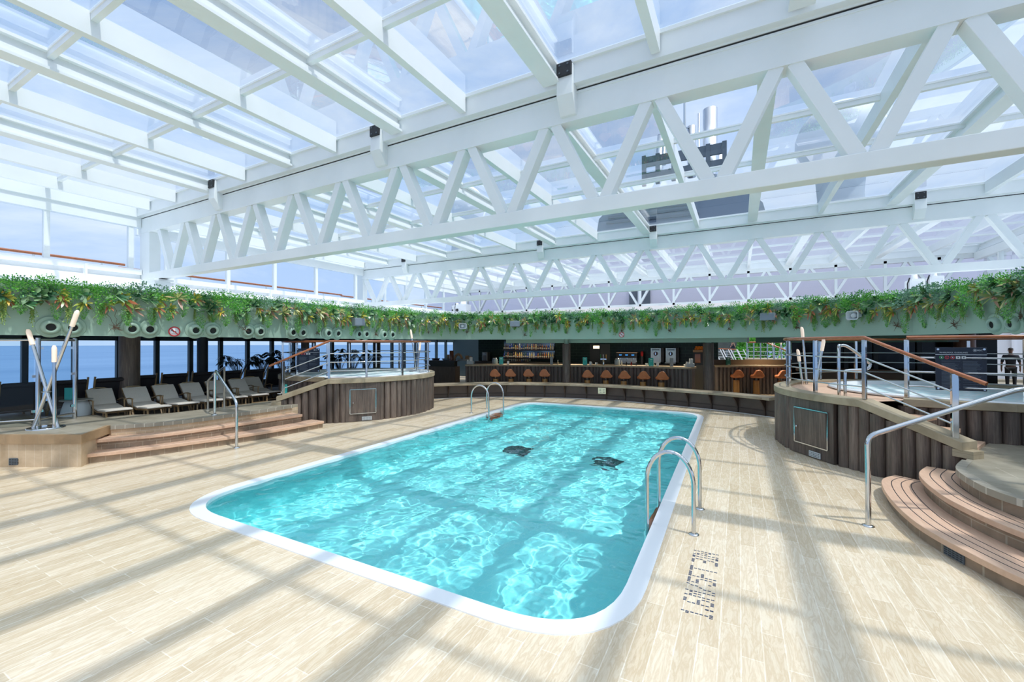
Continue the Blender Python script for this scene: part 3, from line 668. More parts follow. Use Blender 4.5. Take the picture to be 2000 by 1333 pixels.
ps = [PX(536, 558, -14.85)[1], PX(617, 569, -14.85)[1]]
sidewall(1, -13.9, -2.5, 5.3, [.4, 2.0, 3.58, 5.1], 1, 'clear raised side window with a white frame, left of the large truss', 'wall_left_front')
sidewall(2, -14.85, 5.56, 13.7, [6.3, 8.0]+ps+[13.3], 1, 'clear raised side window with a white frame, left between the two trusses', 'wall_left_middle')
sidewall(3, -15.3, 13.9, 22, [15.5, 17, 18.6, 20.2], 1, 'clear raised side window with a white frame, left beyond the second truss', 'wall_left_far')
sidewall(4, 7.8, 13.9, 22, [15.6, 17.2, 18.8, 20.4], -1, 'clear raised side window with a white frame, right beyond the second truss', 'wall_right_far')
sidewall(5, 7.0, 5.56, 13.7, [7, 8.6, 10.2, 11.8], -1, 'clear raised side window with a white frame, right between the two trusses', 'wall_right_middle')
rail_out('teak-topped deck rail outside the windows left of the large truss', -15.6, -2, 5.6)
rail_out('teak-topped deck rail outside the windows between the two trusses', -16.3, 5.7, 13.8)
rail_out('teak-topped deck rail outside the windows beyond the second truss', -16.6, 14, 22)
# end wall behind the far truss
w = MB(); w.bb(-15.3, 8.6, 22.0, 22.35, 3.4, 4.0); tag(w.build('wall_back', mat('warm_white_paint', (238, 228, 222), .5)), 'warm white sill wall under the far truss', 'wall', kind='structure')
p = MB(); p.add([(-15.3, 22.2, 4.05), (8.6, 22.2, 4.05), (8.6, 22.2, 5.4), (-15.3, 22.2, 5.4)], [(0, 1, 2, 3)]); t = thing('window_6', 'hazy end glazing behind the far truss', 'window', (0, 0, 0), kind='structure'); p.build('glass_pane', glassmat('hazy_glass', (.84, .85, .91), .9, 1.5), t)
for k in range(15): m = MB(); m.bb(-14+1.6*k-.05, -14+1.6*k+.05, 22.1, 22.2, 4.0, 5.4); m.build('mullion', WHITE, t)
w = MB(); w.bb(-22, 14, 27, 27.4, 3.3, 8.6); tag(w.build('wall_deckhouse', mat('lavender_white_paint', (226, 222, 230), .5)), 'pale deckhouse wall seen through the far end glazing', 'wall', kind='structure')
q = PY(1250, 575, 26.9); d = MB(); d.bb(q[0]-.65, q[0]+.6, 26.86, 26.99, 3.5, 5.6); d.cur = 1; d.bb(q[0]-.12, q[0]+.1, 26.8, 26.87, 3.5, 5.6)
tag(d.build('door_1', [DGREY, WHITE]), 'grey doorway in the pale deckhouse wall behind the far truss', 'door', kind='structure')
# ================================================================== GREEN RING BEAM
ZBt, ZTt = 2.296, 3.30
ringk = [(-12.2, -4), (-11.8, 2.35), (-11.25, 6.7), (-11.1, 10.1), (-10.75, 12.4), (-9.9, 14.2), (-8.0, 15.4), (-5.5, 15.85), (-2.7, 15.95), (0, 15.5), (2.05, 14.65), (3.5, 13.45), (4.4, 11.4), (4.65, 8.9), (4.75, 4.7), (4.75, -3)]
ring = catmull(ringk, 10)     # clockwise seen from above; outward is the left-hand side
m = MB(); m.sweep(ring, [(0, ZBt), (0, ZTt-.05), (-.03, ZTt), (.5, ZTt), (.5, ZBt+.06), (.1, ZBt+.06), (.1, ZBt)], -1)
tag(m.build('beam', GREEN), 'pale green ring beam carrying the hanging plants around the opening', 'beam', kind='structure')
m = MB(); m.sweep(ring, [(.1, 2.42), (.1, 2.46), (7.5, 2.46), (7.5, 2.42)], -1)
tag(m.build('ceiling', SOFFIT), 'dark low ceiling over the lounge and bar around the pool', 'ceiling', kind='structure')
m = MB(); m.sweep(ring, [(.3, 3.3), (.3, 3.36), (6.5, 3.46), (6.5, 3.3)], -1)
tag(m.build('upper_deck', WHITE2), 'white upper deck edge above the ring beam', 'deck', kind='structure')
m = MB(); m.sweep([p for p in ring if p[1] < 13 and p[0] < -8], [(1.72, 3.44), (1.72, 3.462), (1.8, 3.462), (1.8, 3.44)], -1)
tag(m.build('trim_1', mat('brown_seam', (120, 84, 70), .5)), 'thin brown seam along the white deck edge above the plants', 'trim', kind='structure')
bf = [p for p in offset(ring, -.9) if p[1] > 13.6]
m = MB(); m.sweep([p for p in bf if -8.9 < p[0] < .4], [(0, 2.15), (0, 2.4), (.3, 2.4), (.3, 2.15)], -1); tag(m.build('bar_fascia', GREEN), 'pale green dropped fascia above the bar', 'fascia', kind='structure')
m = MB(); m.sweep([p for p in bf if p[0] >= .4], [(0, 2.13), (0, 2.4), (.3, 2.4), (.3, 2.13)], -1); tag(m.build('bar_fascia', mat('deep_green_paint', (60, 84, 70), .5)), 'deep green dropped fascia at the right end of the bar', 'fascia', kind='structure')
# round air nozzles
RS = resample(ring, .05); RN = normals(RS)
def ring_at(px, py):
    """nearest ring point seen at this pixel column"""
    d = ray(px, py); best = None
    for p, n in zip(RS, RN):
        f = p[0]*fwd.x+p[1]*fwd.y
        if f < .5: continue
        x = 1000+F*(p[0]*right.x+p[1]*right.y)/f
        if best is None or abs(x-px) < best[0]:
            best = (abs(x-px), p, n, H+d.z*math.hypot(p[0], p[1])/math.hypot(d.x, d.y))
    return best[1], (-best[2][0]*-1, -best[2][1]*-1), best[3]   # inward normal
NZ = None; NB = mat('nozzle_bore', (12, 16, 14), .6)
pos = [(95, 641), (143, 642), (257, 643), (293, 645), (383, 645), (415, 646), (485, 647), (508, 649), (570, 649), (588, 651), (638, 653), (657, 653), (698, 653), (713, 653), (750, 654), (764, 653), (1945, 632), (1981, 633)]
words_ = ['first', 'second', 'third', 'fourth', 'fifth', 'sixth', 'seventh', 'eighth', 'ninth', 'tenth', 'eleventh', 'twelfth', 'thirteenth', 'fourteenth', 'fifteenth', 'last']
for i, (px, py) in enumerate(pos):
    p, n, z = ring_at(px, py); lab = 'round green air nozzle in the ring beam, %s counted from the left edge' % words_[i] if i < 16 else 'round green air nozzle above the right whirlpool, %s of the pair' % ('left' if i == 16 else 'right')
    if NZ is None:
        t = thing('air_nozzle', lab, 'air nozzle', group='air nozzles in the ring beam'); NZ = t
        MB().lathe([(.205, 0), (.205, .012), (.19, .02), (.14, .02)], 28).build('flange', GREEN, t)
        MB().lathe([(.145, .018), (.14, .06), (.105, .09), (.075, .096), (.068, .04)], 28, cap=False).build('ball_nozzle', GREEN, t)
        MB().lathe([(.07, .06), (.0, .061)], 20, cap=False).build('bore', NB, t)
    else: t = copy_tree(NZ); t['label'] = lab
    t.location = (p[0]+n[0]*.002, p[1]+n[1]*.002, 2.46); t.rotation_euler = Vector((n[0], n[1], -.12)).to_track_quat('Z', 'Y').to_euler()
# no-swimming roundels
def roundel(label, px, py, r):
    p, n, z = ring_at(px, py); t = thing('no_diving_sign', label, 'sign', (p[0]+n[0]*.006, p[1]+n[1]*.006, z)); t.rotation_euler = Vector((n[0], n[1], 0)).to_track_quat('Z', 'Y').to_euler()
    MB().lathe([(r, 0), (r, .004), (0, .0045)], 32, cap=False).build('disc', COPING, t)
    m = MB(); m.tube([(r*.9*math.cos(k*PI/16), r*.9*math.sin(k*PI/16), .006) for k in range(32)], r*.1, 6, closed=True); m.bar((-r*.62, r*.62, .008), (r*.62, -r*.62, .008), r*.16, .006); m.build('red_ring', RED, t)
    m = MB(); m.lathe([(r*.12, .004), (r*.12, .007)], 12, (-r*.42, r*.2, 0)); m.bar((-r*.3, r*.12, .006), (r*.3, -r*.02, .006), r*.14, .004)
    for k in range(5): m.bar((-r*.5+r*.2*k, -r*.3-(k % 2)*r*.06, .006), (-r*.3+r*.2*k, -r*.3-((k+1) % 2)*r*.06, .006), r*.06, .004)
    m.bar((-r*.3, r*.12, .006), (-r*.1, -r*.12, .006), r*.1, .004); m.build('diver_mark', DGREY, t)
roundel('round red no-diving sign on the green beam above the loungers', 338, 648, .115)
roundel('small round red no-diving sign on the green beam above the bar', 1213, 654, .1)
# loudspeakers on the beam
def horn(label, px, py, yaw):
    p, n, z = ring_at(px, py); t = thing('horn_speaker', label, 'loudspeaker', (p[0]+n[0]*.13, p[1]+n[1]*.13, z), math.atan2(n[1], n[0])+PI/2+yaw, 'horn loudspeakers on the green beam')
    w, h = .16, .115
    def rr(w, h, y): return [(w*a, y, h*b) for a, b in ((-1, -.6), (-.75, -1), (.75, -1), (1, -.6), (1, .6), (.75, 1), (-.75, 1), (-1, .6))]
    m = MB(); rings = [rr(w*.4, h*.4, -.02), rr(w*.5, h*.5, -.12), rr(w, h, -.24), rr(w*1.02, h*1.02, -.26), rr(w*.9, h*.9, -.262), rr(w*.5, h*.5, -.14)]
    vs = [v for g in rings for v in g]; m.add(vs, [(i*8+k, i*8+(k+1) % 8, i*8+8+(k+1) % 8, i*8+8+k) for i in range(5) for k in range(8)]); m.add(rings[-1], [tuple(range(8))]); m.build('horn', LGREY, t)
    m = MB(); m.lathe([(.0, 0), (.06, .0), (.07, .05), (.045, .1), (.0, .11)], 20, cap=False); m.v = [(x, -.14-z, y) for x, y, z in m.v]; m.build('driver', LGREY, t)
    m = MB(); m.box(0, -.05, h*.5, .1, .18, .05); m.build('bracket', LGREY, t)
horn('grey horn loudspeaker among the plants near the left end of the bar', 900, 638, 0); horn('grey horn loudspeaker among the plants above the right whirlpool', 1684, 617, -.2)
def boxspk(label, px, py, w, h, yaw):
    p, n, z = ring_at(px, py); t = thing('speaker_box', label, 'loudspeaker', (p[0]+n[0]*.07, p[1]+n[1]*.07, z), math.atan2(n[1], n[0])+PI/2+yaw, 'box loudspeakers on the green beam')
    m = MB(); vs = [(sx*w/2*k, y, z_) for y, k, zz in ((0, .8, 1), (-.26, 1, .82)) for sx, z_ in ((-1, -h/2*zz), (1, -h/2*zz), (1, h/2), (-1, h/2))]
    m.add(vs, [(0, 1, 2, 3), (4, 5, 6, 7), (0, 1, 5, 4), (1, 2, 6, 5), (2, 3, 7, 6), (3, 0, 4, 7)]); m.build('cabinet', GREYB, t, bevel=.01)
    m = MB(); m.box(0, -.264, -.0, w*.9, .008, h*.74); m.build('grille', mat('speaker_grille', (128, 138, 150), .6), t)
boxspk('slanted grey box speaker on the beam above the left whirlpool', 690, 630, .42, .26, .1); boxspk('grey box speaker on the beam over the bottle shelves', 1008, 634, .4, .24, 0); boxspk('large grey box speaker on the beam left of the right whirlpool', 1508, 620, .42, .24, -.15)
# green columns
def column(label, c, r, z0, name='column_bar'):
    t = thing(name, label, 'column', (c[0], c[1], z0), kind='structure'); MB().lathe([(r, 0), (r, 2.12-z0)], 24).build('clad_shaft', CLAD, t); MB().lathe([(r*.55, 2.12-z0), (r*.55, 2.5-z0)], 20).build('green_neck', GREEN, t)
column('brown clad column with a green neck left of the coffee machine', (-6.28, 16.6), .165, 0); column('brown clad column with a green neck at the right end of the bar', (-.98, 17.0), .18, 0)
# ================================================================== PLANTS ON THE RING BEAM
def islandmat(n, stops, rough=.45, trans=.25):
    m, nt, b = newmat(n); g = nt.nodes.new('ShaderNodeNewGeometry'); c = ramp(nt, g.outputs['Random Per Island'], stops)
    nt.links.new(c, b.inputs['Base Color']); b.inputs['Roughness'].default_value = rough; b.inputs['Subsurface Weight'].default_value = 0
    return m
CROTON = islandmat('croton_leaves', [(0, (80, 112, 52)), (.3, (146, 168, 72)), (.52, (206, 204, 96)), (.72, (238, 204, 70)), (.88, (206, 120, 72)), (1, (120, 86, 76))], .3)
CROTON2 = islandmat('pale_croton_leaves', [(0, (70, 96, 50)), (.35, (156, 170, 100)), (.6, (214, 208, 140)), (.8, (178, 150, 108)), (1, (150, 96, 82))], .3)
RUBBER = islandmat('rubber_leaves', [(0, (44, 84, 58)), (.5, (74, 122, 78)), (.8, (122, 160, 100)), (1, (146, 178, 134))], .25)
MOUND = islandmat('fern_leaves', [(0, (58, 140, 48)), (.5, (104, 186, 70)), (1, (154, 212, 98))], .5)
SILVER = islandmat('silver_leaves', [(0, (82, 130, 104)), (.5, (122, 166, 138)), (1, (160, 190, 160))], .45)
SOFT = islandmat('asparagus_fern', [(0, (62, 132, 54)), (.5, (104, 174, 74)), (1, (148, 202, 104))], .55)
MOSS = islandmat('trailing_moss', [(0, (82, 120, 52)), (.5, (128, 162, 74)), (.85, (164, 184, 98)), (1, (150, 120, 70))], .6)
ROOT = mat('dry_roots', (104, 82, 64), .8)
def cro(seed, m, n=15, L=.19, w=.05):
    random.seed(seed); mb = MB()
    for i in range(n):
        a = random.uniform(0, 2*PI); e = random.uniform(-.3, 1.2); d = (math.cos(a)*math.cos(e), -abs(math.sin(e))*.9-.25, math.sin(a)*math.cos(e)+.15)
        mb.leaf((d[0]*.02, -.02, d[2]*.02), d, (random.uniform(-.4, .4), -1, .6), L*random.uniform(.75, 1.2), w*random.uniform(.8, 1.25), random.uniform(.1, .5))
    return mb
def tuft(seed, rx, ry, rz, n, s, up=.4):
    random.seed(seed); mb = MB()
    for i in range(n):
        u = Vector((random.gauss(0, 1), random.gauss(0, 1), random.gauss(0, 1))).normalized()*random.random()**.45
        c = Vector((u.x*rx, u.y*ry-.06, u.z*rz)); d = (u+Vector((random.uniform(-.5, .5), random.uniform(-.6, .2), up+random.uniform(-.5, .5))))
        mb.leaf(c, d, (random.uniform(-1, 1), -1, random.uniform(-1, 1)), s*random.uniform(.7, 1.4), s*.62, .2, ((0, .2), (.5, 1), (1, 0)))
    return mb
def hang(seed, L, r, n, s):
    random.seed(seed); mb = MB()
    for i in range(n):
        t = random.random()**.8; rr = r*(math.sin(PI*min(1, .18+t*.82))**.7)*math.sqrt(random.random()); a = random.uniform(0, 2*PI)
        mb.leaf((rr*math.cos(a), -abs(rr*math.sin(a))*.8-.02, -t*L), (random.uniform(-1, 1), random.uniform(-1, .3), random.uniform(-1.2, .3)), (random.uniform(-1, 1), -1, random.uniform(-1, 1)), s*random.uniform(.7, 1.5), s*.45, .3, ((0, .2), (.5, 1), (1, 0)))
    return mb
def trail(seed, n=16, L=.5):
    random.seed(seed); mb = MB()
    for i in range(n):
        x = random.gauss(0, .035); y = -random.uniform(.01, .07); l = L*random.uniform(.5, 1); dx = random.gauss(0, .05); px = x
        seg = 7
        for k in range(seg):
            z0, z1 = -l*k/seg, -l*(k+1)/seg; nx = x+dx*((k+1)/seg)**1.5+random.gauss(0, .006); w = .004
            mb.add([(px-w, y, z0), (px+w, y, z0), (nx+w, y, z1), (nx-w, y, z1)], [(0, 1, 2, 3)])
            for q in range(2): mb.leaf((px, y, (z0+z1)/2), (random.uniform(-1, 1), -.6, random.uniform(-1, .1)), (0, -1, .3), .035, .012, .2, ((0, .3), (.5, 1), (1, 0)))
            px = nx
    return mb
def roots(seed):
    random.seed(seed); mb = MB()
    for i in range(16):
        a = random.uniform(0, 2*PI); l = random.uniform(.06, .14); pts = [(0, -.03, 0)]
        for k in range(1, 5): pts.append((math.cos(a)*l*k/4+random.gauss(0, .008), -.03-random.uniform(0, .03), math.sin(a)*l*k/4+random.gauss(0, .008)))
        mb.tube(pts, [.005, .005, .004, .003, .001], 4)
    for i in range(3):
        pts = [(random.gauss(0, .02), -.02, 0)]
        for k in range(1, 8): pts.append((pts[-1][0]+random.gauss(0, .03), -.02, .05*k))
        mb.tube(pts, .003, 4)
    return mb
KINDS = {
 'croton': ([(cro(1, CROTON), CROTON), (cro(2, CROTON2), CROTON2), (cro(3, CROTON, 17, .17, .042), CROTON), (cro(4, CROTON2, 13, .2, .055), CROTON2)], 'croton_plant', 'variegated yellow, green and red croton in the hanging planting of the ring beam', 'crotons along the ring beam'),
 'rubber': ([(cro(11, RUBBER, 11, .2, .095), RUBBER), (cro(12, RUBBER, 10, .18, .1), RUBBER), (cro(13, RUBBER, 13, .22, .07), RUBBER)], 'rubber_plant', 'dark broad-leaved rubber plant in the hanging planting of the ring beam', 'rubber plants along the ring beam'),
 'mound': ([(tuft(21, .19, .13, .13, 210, .036), MOUND), (tuft(22, .17, .12, .16, 200, .034), MOUND), (tuft(23, .2, .13, .12, 170, .042, .8), SILVER), (tuft(24, .18, .13, .15, 200, .03, .7), MOUND)], 'fern_mound', 'bushy bright green fern mound on top of the ring beam', 'fern mounds along the ring beam'),
 'soft': ([(hang(31, .45, .12, 300, .03), SOFT), (hang(32, .38, .14, 300, .03), SOFT), (hang(33, .55, .1, 280, .03), SOFT)], 'asparagus_fern', 'fluffy green fern hanging down the face of the ring beam', 'hanging ferns along the ring beam'),
 'trail': ([(trail(41), MOSS), (trail(42, 13, .58), MOSS), (trail(43, 18, .42), MOSS)], 'trailing_vine', 'thin olive vine strands trailing down the face of the ring beam', 'trailing vines along the ring beam'),
 'root': ([(roots(51), ROOT), (roots(52), ROOT)], 'air_plant', 'dry brown air plant dangling below the planting of the ring beam', 'air plants along the ring beam')}
protos = {}; used = {}
def plant(kind, s, z, out, sc=1., v=None):
    mbs, name, label, group = KINDS[kind]; v = random.randrange(len(mbs)) if v is None else v
    i = min(int(s/.05), len(RS)-1); p, n = RS[i], RN[i]; ix, iy = n[0], n[1]
    if (kind, v) not in protos:
        o = mbs[v][0].build(name, mbs[v][1], recalc=False); protos[(kind, v)] = o; tag(o, label, 'plant', group)
    else: o = protos[(kind, v)].copy(); COL.objects.link(o)
    o.location = (p[0]+ix*out, p[1]+iy*out, z); o.rotation_euler = (random.uniform(-.25, .25), random.uniform(-.5, .5) if kind not in ('soft', 'trail') else random.uniform(-.08, .08), math.atan2(iy, ix)+PI/2+random.uniform(-.4, .4)); o.scale = (sc, sc, sc)
random.seed(77)
def vis(i):
    p = RS[i]; f = p[0]*fwd.x+p[1]*fwd.y
    if f < 1: return False
    x = 1000+F*(p[0]*right.x+p[1]*right.y)/f; return -260 < x < 2500
idx = [i for i in range(len(RS)) if vis(i)]; s0, s1 = idx[0]*.05, idx[-1]*.05
s = s0
while s < s1:
    plant('mound', s, random.uniform(3.2, 3.33), random.uniform(.02, .12), random.uniform(.85, 1.25)); s += random.uniform(.13, .22)
s = s0
while s < s1:
    k = random.choice(('croton', 'croton', 'rubber', 'rubber', 'mound'))
    plant(k, s, random.uniform(2.98, 3.2), random.uniform(.06, .2), random.uniform(.8, 1.15)); s += random.uniform(.1, .2)
s = s0
while s < s1:
    plant(random.choice(('croton', 'rubber', 'croton')), s, random.uniform(2.86, 3.0), random.uniform(.05, .16), random.uniform(.7, 1.05)); s += random.uniform(.2, .42)
s = s0
while s < s1:
    plant('soft', s, random.uniform(2.9, 3.04), random.uniform(.05, .12), random.uniform(.7, 1.02)); s += random.uniform(.22, .5)
s = s0
while s < s1:
    plant('trail', s, random.uniform(2.88, 3.0), random.uniform(.04, .1), random.uniform(.65, .98)); s += random.uniform(.22, .55)
s = s0+.5
while s < s1:
    plant('root', s, random.uniform(2.46, 2.6), random.uniform(.02, .06), random.uniform(.8, 1.2)); s += random.uniform(1.2, 2.6)
# ================================================================== LOUNGE WINDOWS
XW = -17.0
for i in range(21):
    y = 3.0+.985*i
    t = thing('window_%d' % (10+i), 'tall tinted lounge window onto the sea, pane %d from the front of the left side' % (i+1), 'window', (XW, y, ZL), kind='structure')
    m = MB(); m.bb(-.07, .07, -.06, .06, 0, 2.02); m.bb(-.03, .05, .06, .925, 0, .12); m.bb(-.05, .07, -.05, .935, 1.81, 2.02); m.build('frame', DKWIN, t)
    p = MB(); p.add([(0, .06, .1), (0, .925, .1), (0, .925, 1.82), (0, .06, 1.82)], [(0, 1, 2, 3)]); p.build('pane', LOUNGEG, t)
w = MB(); w.bb(-17.1, -15.0, 23.68, 23.8, 0, 2.5); tag(w.build('wall_lounge_end', DKWIN), 'dark end wall of the window lounge', 'wall', kind='structure')
def lcol(label, c, r): tag(MB().lathe([(r, 0), (r, 2.02)], 24).build('column_lounge', CLAD, None, (c[0], c[1], ZL)), label, 'column', kind='structure')
a = PX(253, 690, -13.6); lcol('brown clad column rising among the loungers', a, .21)
a = PX(395.5, 690, -15.4); tag(MB().lathe([(.15, 0), (.15, 2.02)], 24).build('column_lounge', mat('navy_column', (30, 36, 44), .5), None, (a[0], a[1], ZL)), 'slim dark column by the lounge windows', 'column', kind='structure')
a = PX(596, 690, -15.4); tag(MB().lathe([(.15, 0), (.15, 2.02)], 24).build('column_lounge', CLAD, None, (a[0], a[1], ZL)), 'brown column behind the left whirlpool board', 'column', kind='structure')
a = PX(735, 690, -15.4); tag(MB().lathe([(.16, 0), (.16, 2.02)], 24).build('column_lounge', mat('dark_column', (44, 46, 48), .5), None, (a[0], a[1], ZL)), 'dark column behind the left whirlpool rails', 'column', kind='structure')
# cushioned loungers
def rbox(mb, x0, x1, y0, y1, z0, z1): mb.bb(x0, x1, y0, y1, z0, z1)
def make_lounger():
    t = thing('steamer_lounger', '', 'sun lounger', group='cushioned loungers on the left terrace'); hw = .235
    f = MB()
    for s in (-1, 1):
        f.bar((-.62, s*hw, .27), (.0, s*hw, .2), .035, .03); f.bar((0, s*hw, .2), (.62, s*hw, .245), .03, .03); f.bar((-.62, s*hw, .27), (-1.05, s*hw, .66), .03, .03)
    for k in range(5): f.bb(-.55+.24*k, -.51+.24*k, -hw, hw, .2, .222)
    f.build('frame', LFRAME, t)
    hb = MB(); hb.tube([(-1.04, -hw, .64), (-1.1, -.12, .69), (-1.11, 0, .7), (-1.1, .12, .69), (-1.04, hw, .64)], .022, 8, .012); hb.build('head_rail', mat('pale_lounger_wood', (196, 168, 124), .5), t)
    for x, x2 in ((.6, .58), (.36, .36), (-.28, -.4)):
        for s in (-1, 1): m = MB(); m.bar((x2, s*(hw-.02), .22), (x, s*(hw-.03), 0), .03, .026); m.build('leg', LFRAME, t)
    m = MB(); m.bar((.6, -hw, .06), (.6, hw, .06), .02, .025); m.build('stretcher', LFRAME, t)
    for s in (-1, 1):
        m = MB(); m.tube([(-.72, s*(hw+.05), .38), (-.5, s*(hw+.06), .44), (-.3, s*(hw+.06), .465), (-.1, s*(hw+.06), .455)], .02, 8, .012); m.bar((-.16, s*(hw+.05), .45), (-.14, s*(hw+.05), .1), .026, .024); m.bar((-.14, s*(hw+.05), .12), (-.06, s*(hw+.05), 0), .026, .024); m.build('armrest', LFRAME, t)
    def pad(a, b, th=.05):
        m = MB(); (xa, za), (xb, zb) = a, b; d = Vector((xb-xa, 0, zb-za)); L = d.length; d.normalize(); n = Vector((-d.z, 0, d.x)); n = n if n.z > 0 else -n
        vs = []
        for i in range(5):
            for o_, k in ((0, 0), (th, 1)):
                for s in (-1, 1): vs.append(Vector((xa, s*(hw+.01), za))+d*(L*i/4)+n*(o_-(.012 if k and i in (0, 4) else 0)))
        fs = []
        for i in range(4):
            A, B = 4*i, 4*i+4; fs += [(A, A+1, B+1, B), (A+2, B+2, B+3, A+3), (A, B, B+2, A+2), (A+1, A+3, B+3, B+1)]
        fs += [(0, 2, 3, 1), (16, 17, 19, 18)]; m.add(vs, fs); return m
    pad((-.62, .29), (-1.02, .66)).build('back_cushion', CUSH, t, bevel=.014); pad((-.6, .285), (0.02, .222)).build('seat_cushion', CUSH, t, bevel=.014); pad((.04, .222), (.66, .262)).build('foot_cushion', CUSH, t, bevel=.014)
    return t
lp = make_lounger()
labs = ['light cushioned steamer lounger next to the white side table', 'light cushioned steamer lounger, second from the white side table', 'light cushioned steamer lounger, third from the white side table', 'light cushioned steamer lounger, fourth from the white side table', 'light cushioned steamer lounger behind the step handrail post', 'light cushioned steamer lounger, second from the left whirlpool', 'light cushioned steamer lounger half hidden beside the left whirlpool']
spots = [(-11.86, 4.24, -6), (-11.6, 4.84, -4), (-11.68, 5.46, -4), (-11.7, 6.06, -5), (-11.82, 6.72, -6), (-11.85, 7.34, -7), (-12.25, 8.0, -8)]
for i, (x, y, a) in enumerate(spots):
    t = lp if i == 0 else copy_tree(lp); t['label'] = labs[i]; t.location = (x-.6, y, ZL); t.rotation_euler.z = R(a); t.scale = (.93, .93, .93)
# dark sling chairs facing the sea
def make_dark():
    t = thing('sling_lounger', '', 'sun lounger', group='dark sling loungers facing the windows'); hw = .27
    for s in (-1, 1): m = MB(); m.bar((.12, s*hw, .1), (.3, s*hw, .80), .028, .03); m.build('back_post', LFRAME, t)
    m = MB(); m.add([(.155, -hw, .24), (.155, hw, .24), (.285, hw, .745), (.285, -hw, .745), (.13, -hw, .24), (.13, hw, .24), (.26, hw, .75), (.26, -hw, .75)], [(0, 1, 2, 3), (4, 5, 6, 7), (0, 1, 5, 4), (2, 3, 7, 6)]); m.build('back_sling', DSLING, t)
    m = MB(); m.tube([(.3, -hw+.03, .72), (.3, hw-.03, .72)], .045, 8); m.build('head_pillow', DSLING, t)
    m = MB(); m.bb(-.95, .2, -hw, hw, .2, .225); m.build('seat_sling', DSLING, t)
    m = MB()
    for s in (-1, 1): m.bar((-.95, s*hw, .2), (.2, s*hw, .2), .03, .035)
    m.build('frame', LFRAME, t)
    for x in (-.8, .05):
        for s in (-1, 1): m = MB(); m.bar((x, s*hw, .2), (x+.06, s*hw, 0), .03, .03); m.build('leg', LFRAME, t)
    return t
dk = make_dark(); XD = -14.2
pxs = [22, 74, 126, 160, 211, 283, 341, 398, 452, 512, 560]
dl = ['dark sling lounger at the far left edge behind the glass balustrade', 'dark sling lounger seen through the glass behind the bundle of lamp tubes', 'dark sling lounger seen at the right glass post of the balustrade', 'dark sling lounger just right of the glass balustrade', 'dark sling lounger directly left of the brown lounge column', 'dark sling lounger directly right of the brown lounge column', 'dark sling lounger, second right of the brown lounge column', 'dark sling lounger in front of the slim dark column', 'dark sling lounger behind the step handrail', 'dark sling lounger in front of the palms', 'dark sling lounger behind the stair rail of the left whirlpool']
prev = -9
for i, px in enumerate(pxs):
    y = PX(px, 740, XD)[1]
    if y-prev < .74: y = prev+.74
    prev = y; t = dk if i == 0 else copy_tree(dk); t['label'] = dl[i]; t.location = (XD+(.35 if i < 3 else 0), y, ZL if i else ZL); t.scale = (1.14, 1.14, 1.14)
# glass balustrade, lamp, side table
a = P(74, 832, ZT); b = P(146, 818, ZT)
t = thing('glass_balustrade', 'glass balustrade with steel posts on the left terrace', 'balustrade', a); O = Vector(a); zt = 2.25-ZT
far = (-13.3, .6); 
for p in (a, b, far): MB().tube([(p[0]-O.x, p[1]-O.y, 0), (p[0]-O.x, p[1]-O.y, zt)], .036, 14).build('post', CHROME, t)
for p, q in ((a, b), (far, a)):
    m = MB(); m.tube([(p[0]-O.x, p[1]-O.y, zt-.04), (q[0]-O.x, q[1]-O.y, zt-.04)], .025, 10); m.build('top_rail', CHROME, t)
    m = MB(); m.tube([(p[0]-O.x, p[1]-O.y, .12), (q[0]-O.x, q[1]-O.y, .12)], .02, 10); m.build('bottom_rail', CHROME, t)
    d = Vector((q[0]-p[0], q[1]-p[1], 0)); L = d.length; d.normalize(); pa = Vector((p[0], p[1], 0))-O.xy.to_3d()+d*.06; pb = Vector((q[0], q[1], 0))-O.xy.to_3d()-d*.06
    m = MB(); m.add([(pa.x, pa.y, .16), (pb.x, pb.y, .16), (pb.x, pb.y, zt-.08), (pa.x, pa.y, zt-.08)], [(0, 1, 2, 3)]); m.build('glass_panel', RAILG, t)
    for z in (.28, .95, zt-.2):
        for c_ in (pa, pb): m = MB(); m.box(c_.x, c_.y, z, .06, .05, .05); m.build('clamp', CHROME, t)
FROST = mat('frosted_tip', (250, 232, 214), .5); FROST.node_tree.nodes['Principled BSDF'].inputs['Emission Color'].default_value = lin((255, 214, 176)); FROST.node_tree.nodes['Principled BSDF'].inputs['Emission Strength'].default_value = .25
def lamp(label, c, tubes, r=.028, rt=.038, tl=.32):
    t = thing('tube_lamp', label, 'lamp', c); MB().lathe([(.26, 0), (.26, .02), (.25, .026)], 36).build('base_plate', CHROME, t)
    for p, q in tubes:
        p, q = Vector(p), Vector(q); d = (q-p).normalized(); m = MB(); m.tube([p, q-d*tl], r, 14); m.build('tube', CHROME, t)
        m = MB(); m.tube([q-d*tl, q-d*.07, q-d*.045, q-d*.015], [rt, rt, rt*.9, rt*.55], 14); 
        m.v = [(x, y, z-(.5*(x-q.x) if (Vector((x, y, z))-q).length < .09 else 0)) for x, y, z in m.v]; m.build('frosted_tip', FROST, t)
    m = MB(); m.tube([(.06*math.cos(k*PI/8), .06*math.sin(k*PI/8), .68) for k in range(16)], .01, 6, closed=True); m.build('collar', CHROME, t)
    return t
lc = P(90, 837, ZT); up = Vector((right.x, right.y, 0)); px1 = lambda dx: dx*11.6/F
lamp('bundle of three crossing steel tube lamps with frosted tips on the left terrace', lc, [((up.x*px1(16), up.y*px1(16), .02), (up.x*px1(-26)*.98, up.y*px1(-26)*.98, 1.86)), ((up.x*px1(10)+.05, up.y*px1(10), .02), (up.x*px1(9)+.05, up.y*px1(9), 1.55)), ((up.x*px1(-17), up.y*px1(-17), .02), (up.x*px1(42), up.y*px1(42), 2.2))])
